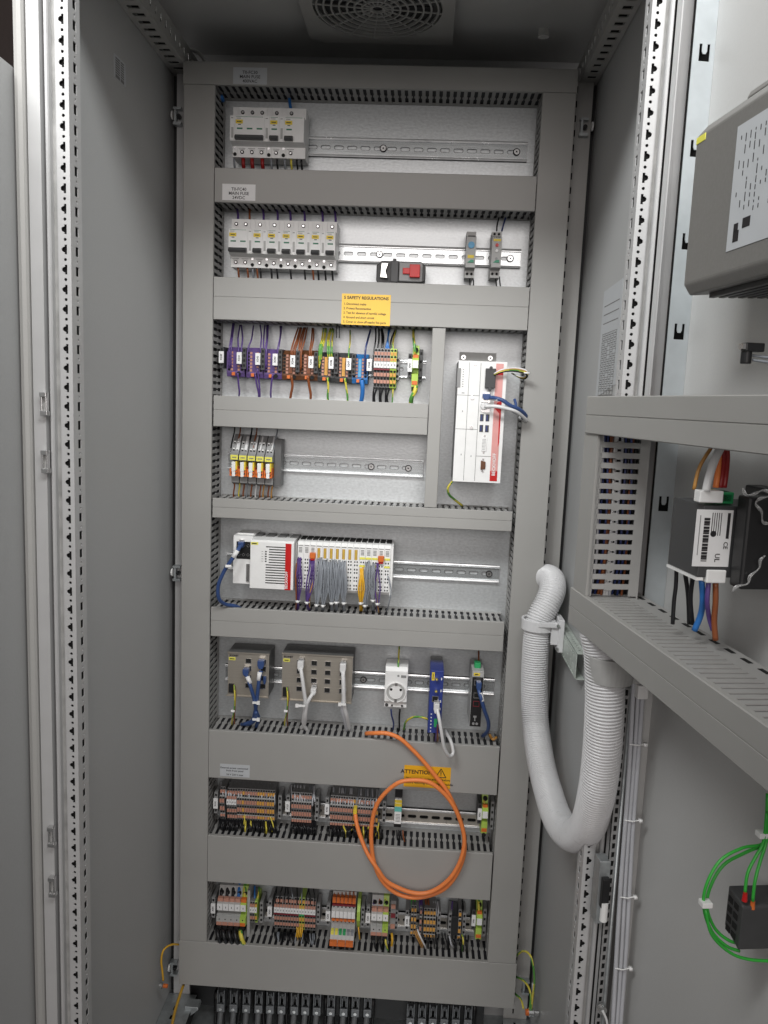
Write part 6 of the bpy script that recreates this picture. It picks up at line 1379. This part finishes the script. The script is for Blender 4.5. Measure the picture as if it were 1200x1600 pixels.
dwire([(1118, 910, 258), (1118, 940, 258), (1116, 970, 255), (1118, 1000, 255)], 2.9, W_BRN, 'brown wire below the white connector of the door module')
dwire([(1103, 768, 262), (1108, 745, 262), (1116, 720, 265), (1128, 695, 270)], 4, W_WHT, 'white wire rising from the black door module to the upper duct')
for i, (x, m_, nm) in enumerate(((1118, W_ORG, 'orange'), (1125, W_RED, 'red'), (1131, W_RED, 'red'))):
    dwire([(x, 762, 258), (x + 3, 740, 258), (x + 5, 715, 262), (x + 4, 690, 268)], 2.8, m_, nm + ' wire rising from the black door module to the upper duct', 'red wires above the door module' if nm == 'red' else None)
dwire([(1084, 765, 250), (1093, 730, 250), (1112, 698, 255)], 1.8, W_TAN, 'amber wire behind the white one above the door module')
# clear wrapping beside the module
for nm, pp in (('upper', [(1160, 762, 288), (1166, 773, 290), (1178, 772, 292), (1192, 766, 292), (1204, 770, 292)]), ('middle', [(1200, 776, 292), (1186, 780, 290), (1181, 788, 290), (1190, 800, 292), (1192, 816, 292), (1204, 818, 292)]), ('lower', [(1196, 868, 292), (1188, 875, 290), (1186, 888, 290), (1172, 900, 290), (1168, 912, 288), (1152, 916, 288), (1144, 924, 286)])):
    t2 = MB(Dx); t2.tube([upl(*q) for q in pp], 2.6, sides=6, rf=lambda f: .7 + 1.0 * math.sin(f * 9) ** 2); t2.build('plastic_film', OFFW if nm == 'x' else CLEAR, label=nm + ' crumpled edge of clear plastic film beside the black door module', cat='film')
b.box(266, 286, 6, 64, z0m - 6, z1m + 12); b.build('relay_block', BLACK, label='large black device right of the labelled door module, cut by the picture edge', cat='device', bevel=3)
# plug with wires above
p = upl(1170, 548, 262)
t = thing('cable_plug', 'small black plug with two thin wires on the open door below the display housing', 'plug', tuple(Dx(p)))
b = MB(Dx); b.box(p[0] - 4, p[0] + 6, p[1] - 12, p[1] + 6, p[2] - 1, p[2] + 7); b.cyl((p[0], p[1] + 2, p[2] - 12), 2, 5, 12, 0, n=12); b.build('body', BLACK, t, bevel=1)
b = MB(Dx); b.box(p[0] - 2, p[0] + 5, p[1] + 2, p[1] + 9, p[2] + 1, p[2] + 6); b.build('metal_tip', STEEL, t)
for k in range(2):
    q = MB(Dx); q.tube([(p[0], p[1] - 4, p[2] - 4 - 4 * k), (p[0] + 6, p[1] - 20, p[2] - 6 - 4 * k), (p[0] + 14, p[1] - 45, p[2] - 7 - 4 * k)], 1.3); q.build('lead', W_GRY, t)
# cable run down the door edge
GC = 'grey cables clipped down the door edge'
def cpx(y): return 998 + (y - 1065) * -.0645
for k, (dx, lb) in enumerate(((-7, 'left'), (0, 'middle'), (6.5, 'right'))):
    pts = [upl(cpx(y) + dx + .8 * math.sin(y / 60 + k), y, 34) for y in (1060, 1120, 1200, 1290, 1380, 1470, 1560, 1640)]
    q = MB(Dx); q.tube(pts, 2.9 if k != 1 else 2.6, sides=9); q.build('control_cable', W_LG, label=lb + ' of three pale grey cables tied down the edge of the open door', cat='cable', group=GC)
for i, y in enumerate((1160, 1278, 1397, 1508)):
    c = upl(cpx(y), y, 30); q = MB(Dx); q.tube([(38.6 - .25 * abs(s), c[1] - s, c[2] - .03 * s) for s in (-10, -5, 0, 6, 11)], .9, sides=6); q.box(34, 40, c[1] - 13.5, c[1] - 9, c[2] - 2, c[2] + 2)
    q.build('cable_tie', WHITE, label=['topmost', 'second', 'third', 'lowest'][i] + ' white tie on the grey door edge cables', cat='cable tie', group='ties on the door edge cables')
c = upl(999, 1078, 38); q = MB(Dx); q.box(34, 48, c[1] - 8, c[1] + 6, c[2] - 9, c[2] + 9); q.build('cable_clip', OFFW, label='white cable clip at the top of the grey door edge cables', cat='clip', bevel=1.2)
n_, z_ = atU(975, 1330, 24); hs = []
b = MB(Dx)
na = atU(967, 1280, 28)[0]; nb = atU(957, 1280, 28)[0]; zz1 = atU(985, 1075, 28)[1]
vs, fs = celled(min(na, nb), max(na, nb), 22, zz1, 12.5, lambda k: [rrect(-2.2, 2.2, -4, 4)], 1.2); b.add_mesh([(28 + v[2], v[0], v[1]) for v in vs], fs, 0); b.box(24, 25, min(na, nb), max(na, nb), 22, zz1 - 2, 1); b.tube([(30, min(na, nb) - 1, 22), (30, min(na, nb) - 1, zz1)], 2.2, 2, smooth=False)
b.build('cable_rail', [MGREY, HOLE, ZDULL], door)
p = upl(941, 1578, 40); b = MB(Dx); b.cyl((36, p[1], p[2]), 0, 6, 6, 0, n=14); b.tube([(42, p[1], p[2]), (44, p[1] - 6, p[2] - 14), (44, p[1] - 9, p[2] - 40)], 1.6, 1); b.build('door_stud', [STEEL, W_WHT], label='shiny stud with thin white lead low on the door edge', cat='stud', smooth=False)
# lower right: green wires and dark terminal
UG = 320
x = upl(1143, 1400, UG); x2 = upl(1200, 1484, UG)
t = thing('door_terminal', 'dark grey terminal block with green wires low on the open door', 'terminal block', tuple(Dx(x)))
b = MB(Dx); nA_ = x[1] - 11; nB_ = nA_ - 60; zA_, zB_ = x[2] - 3, x2[2] + 2
b.prism([(UG - 24, zA_ - 2), (UG, zA_ - 6), (UG + 2, zA_ - 8), (UG + 2, zB_), (UG - 24, zB_ + 8)], 1, nB_, nA_); b.build('housing', CHAR, t, bevel=1.5)
b = MB(Dx)
for r_ in range(4):
    for c_ in range(2): b.box(UG - 21 + c_ * 10, UG - 14 + c_ * 10, nA_ - .2, nA_ + .6, zA_ - 16 - r_ * 10, zA_ - 10 - r_ * 10)
b.build('wire_entry', HOLE, t)
GW = 'bright green wires of the door terminal'
def gw(pts, lb, r=1.55): 
    q = MB(Dx); q.tube([upl(*p) for p in pts], r, sides=8); q.build('wire', W_GRN, label=lb, cat='wire', group=GW)
gw([(1199, 1240, 300), (1197, 1290, 305), (1192, 1318, 305), (1160, 1325, 310), (1125, 1345, 312), (1103, 1385, 315), (1100, 1420, 315), (1112, 1455, 315), (1135, 1478, 315), (1155, 1486, 312)], 'outer bright green wire looping round the left of the door terminal')
gw([(1202, 1250, 300), (1200, 1295, 305), (1195, 1318, 305), (1165, 1332, 306), (1130, 1352, 308), (1109, 1388, 310), (1105, 1420, 310), (1118, 1452, 310), (1140, 1470, 312), (1158, 1474, 308)], 'inner bright green wire looping round the left of the door terminal')
gw([(1198, 1270, 308), (1193, 1315, 310), (1180, 1340, 312), (1168, 1365, 315), (1164, 1395, 318)], 'left bright green wire dropping into the top of the door terminal')
gw([(1201, 1270, 308), (1197, 1315, 310), (1188, 1345, 315), (1180, 1375, 320), (1176, 1408, 322)], 'right bright green wire dropping into the top of the door terminal')
gw([(1102, 1420, 318), (1112, 1460, 318), (1140, 1488, 318), (1170, 1499, 318), (1210, 1502, 318)], 'lowest bright green wire running right beneath the door terminal')
for (x, y, lb) in ((1164, 1400, 'left'), (1176, 1412, 'right')):
    p = upl(x, y, 320); q = MB(Dx); q.cyl((p[0], p[1], p[2] - 5), 2, 2.6, 8, 0, n=10, r2=2.0); q.build('ferrule', RED if lb == 'left' else ORP, label=lb + ' red ferrule in the top of the door terminal', cat='ferrule')
p = upl(1102, 1411, 316); q = MB(Dx); q.box(p[0] - 4, p[0] + 5, p[1] - 5, p[1] + 5, p[2] - 2.6, p[2] + 2.6); q.build('cable_tie', WHITE, label='white tie on the green wire loop', cat='cable tie', bevel=.6)
p = upl(1194, 1303, 306); q = MB(Dx); q.box(p[0] - 4, p[0] + 5, p[1] - 5, p[1] + 7, p[2] - 2.6, p[2] + 2.6); q.build('cable_tie', WHITE, label='white tie high on the green wires at the picture edge', cat='cable tie', bevel=.6)

# ------------------------------------------------------------------ light
w = bpy.data.worlds.new('World'); scn.world = w; w.use_nodes = True
bg = w.node_tree.nodes['Background']; bg.inputs[0].default_value = (1, .97, .95, 1); bg.inputs[1].default_value = .13
def area(name, loc, sx, sy, power, target, col=(1, 1, 1), spread=math.pi):
    l = bpy.data.lights.new(name, 'AREA'); l.shape = 'RECTANGLE'; l.size = sx; l.size_y = sy; l.energy = power; l.color = col; l.spread = spread
    o = bpy.data.objects.new(name, l); COL.objects.link(o); o.location = loc
    o.rotation_euler = (Vector(target) - Vector(loc)).to_track_quat('-Z', 'Y').to_euler()
area('ceiling_light', (-.3, -1.05, 2.72), .9, .4, 11.2, (.4, .45, 1.8), (.99, 1, .99), math.radians(96))
area('ceiling_light', (.95, -1.05, 2.72), .9, .4, 7.8, (.4, .45, 1.8), (.99, 1, .99), math.radians(96))
area('far_room_light', (.6, -4.8, 2.45), 4.2, 2.1, 100, (.4, 0, 2.2), (1, .93, .9))
scn.render.engine = 'CYCLES'
scn.cycles.max_bounces = 6; scn.cycles.diffuse_bounces = 3; scn.cycles.glossy_bounces = 3; scn.cycles.transmission_bounces = 4
scn.view_settings.view_transform = 'Standard'; scn.view_settings.look = 'None'; scn.view_settings.gamma = 1; scn.view_settings.exposure = 0
scn.view_settings.use_curve_mapping = False
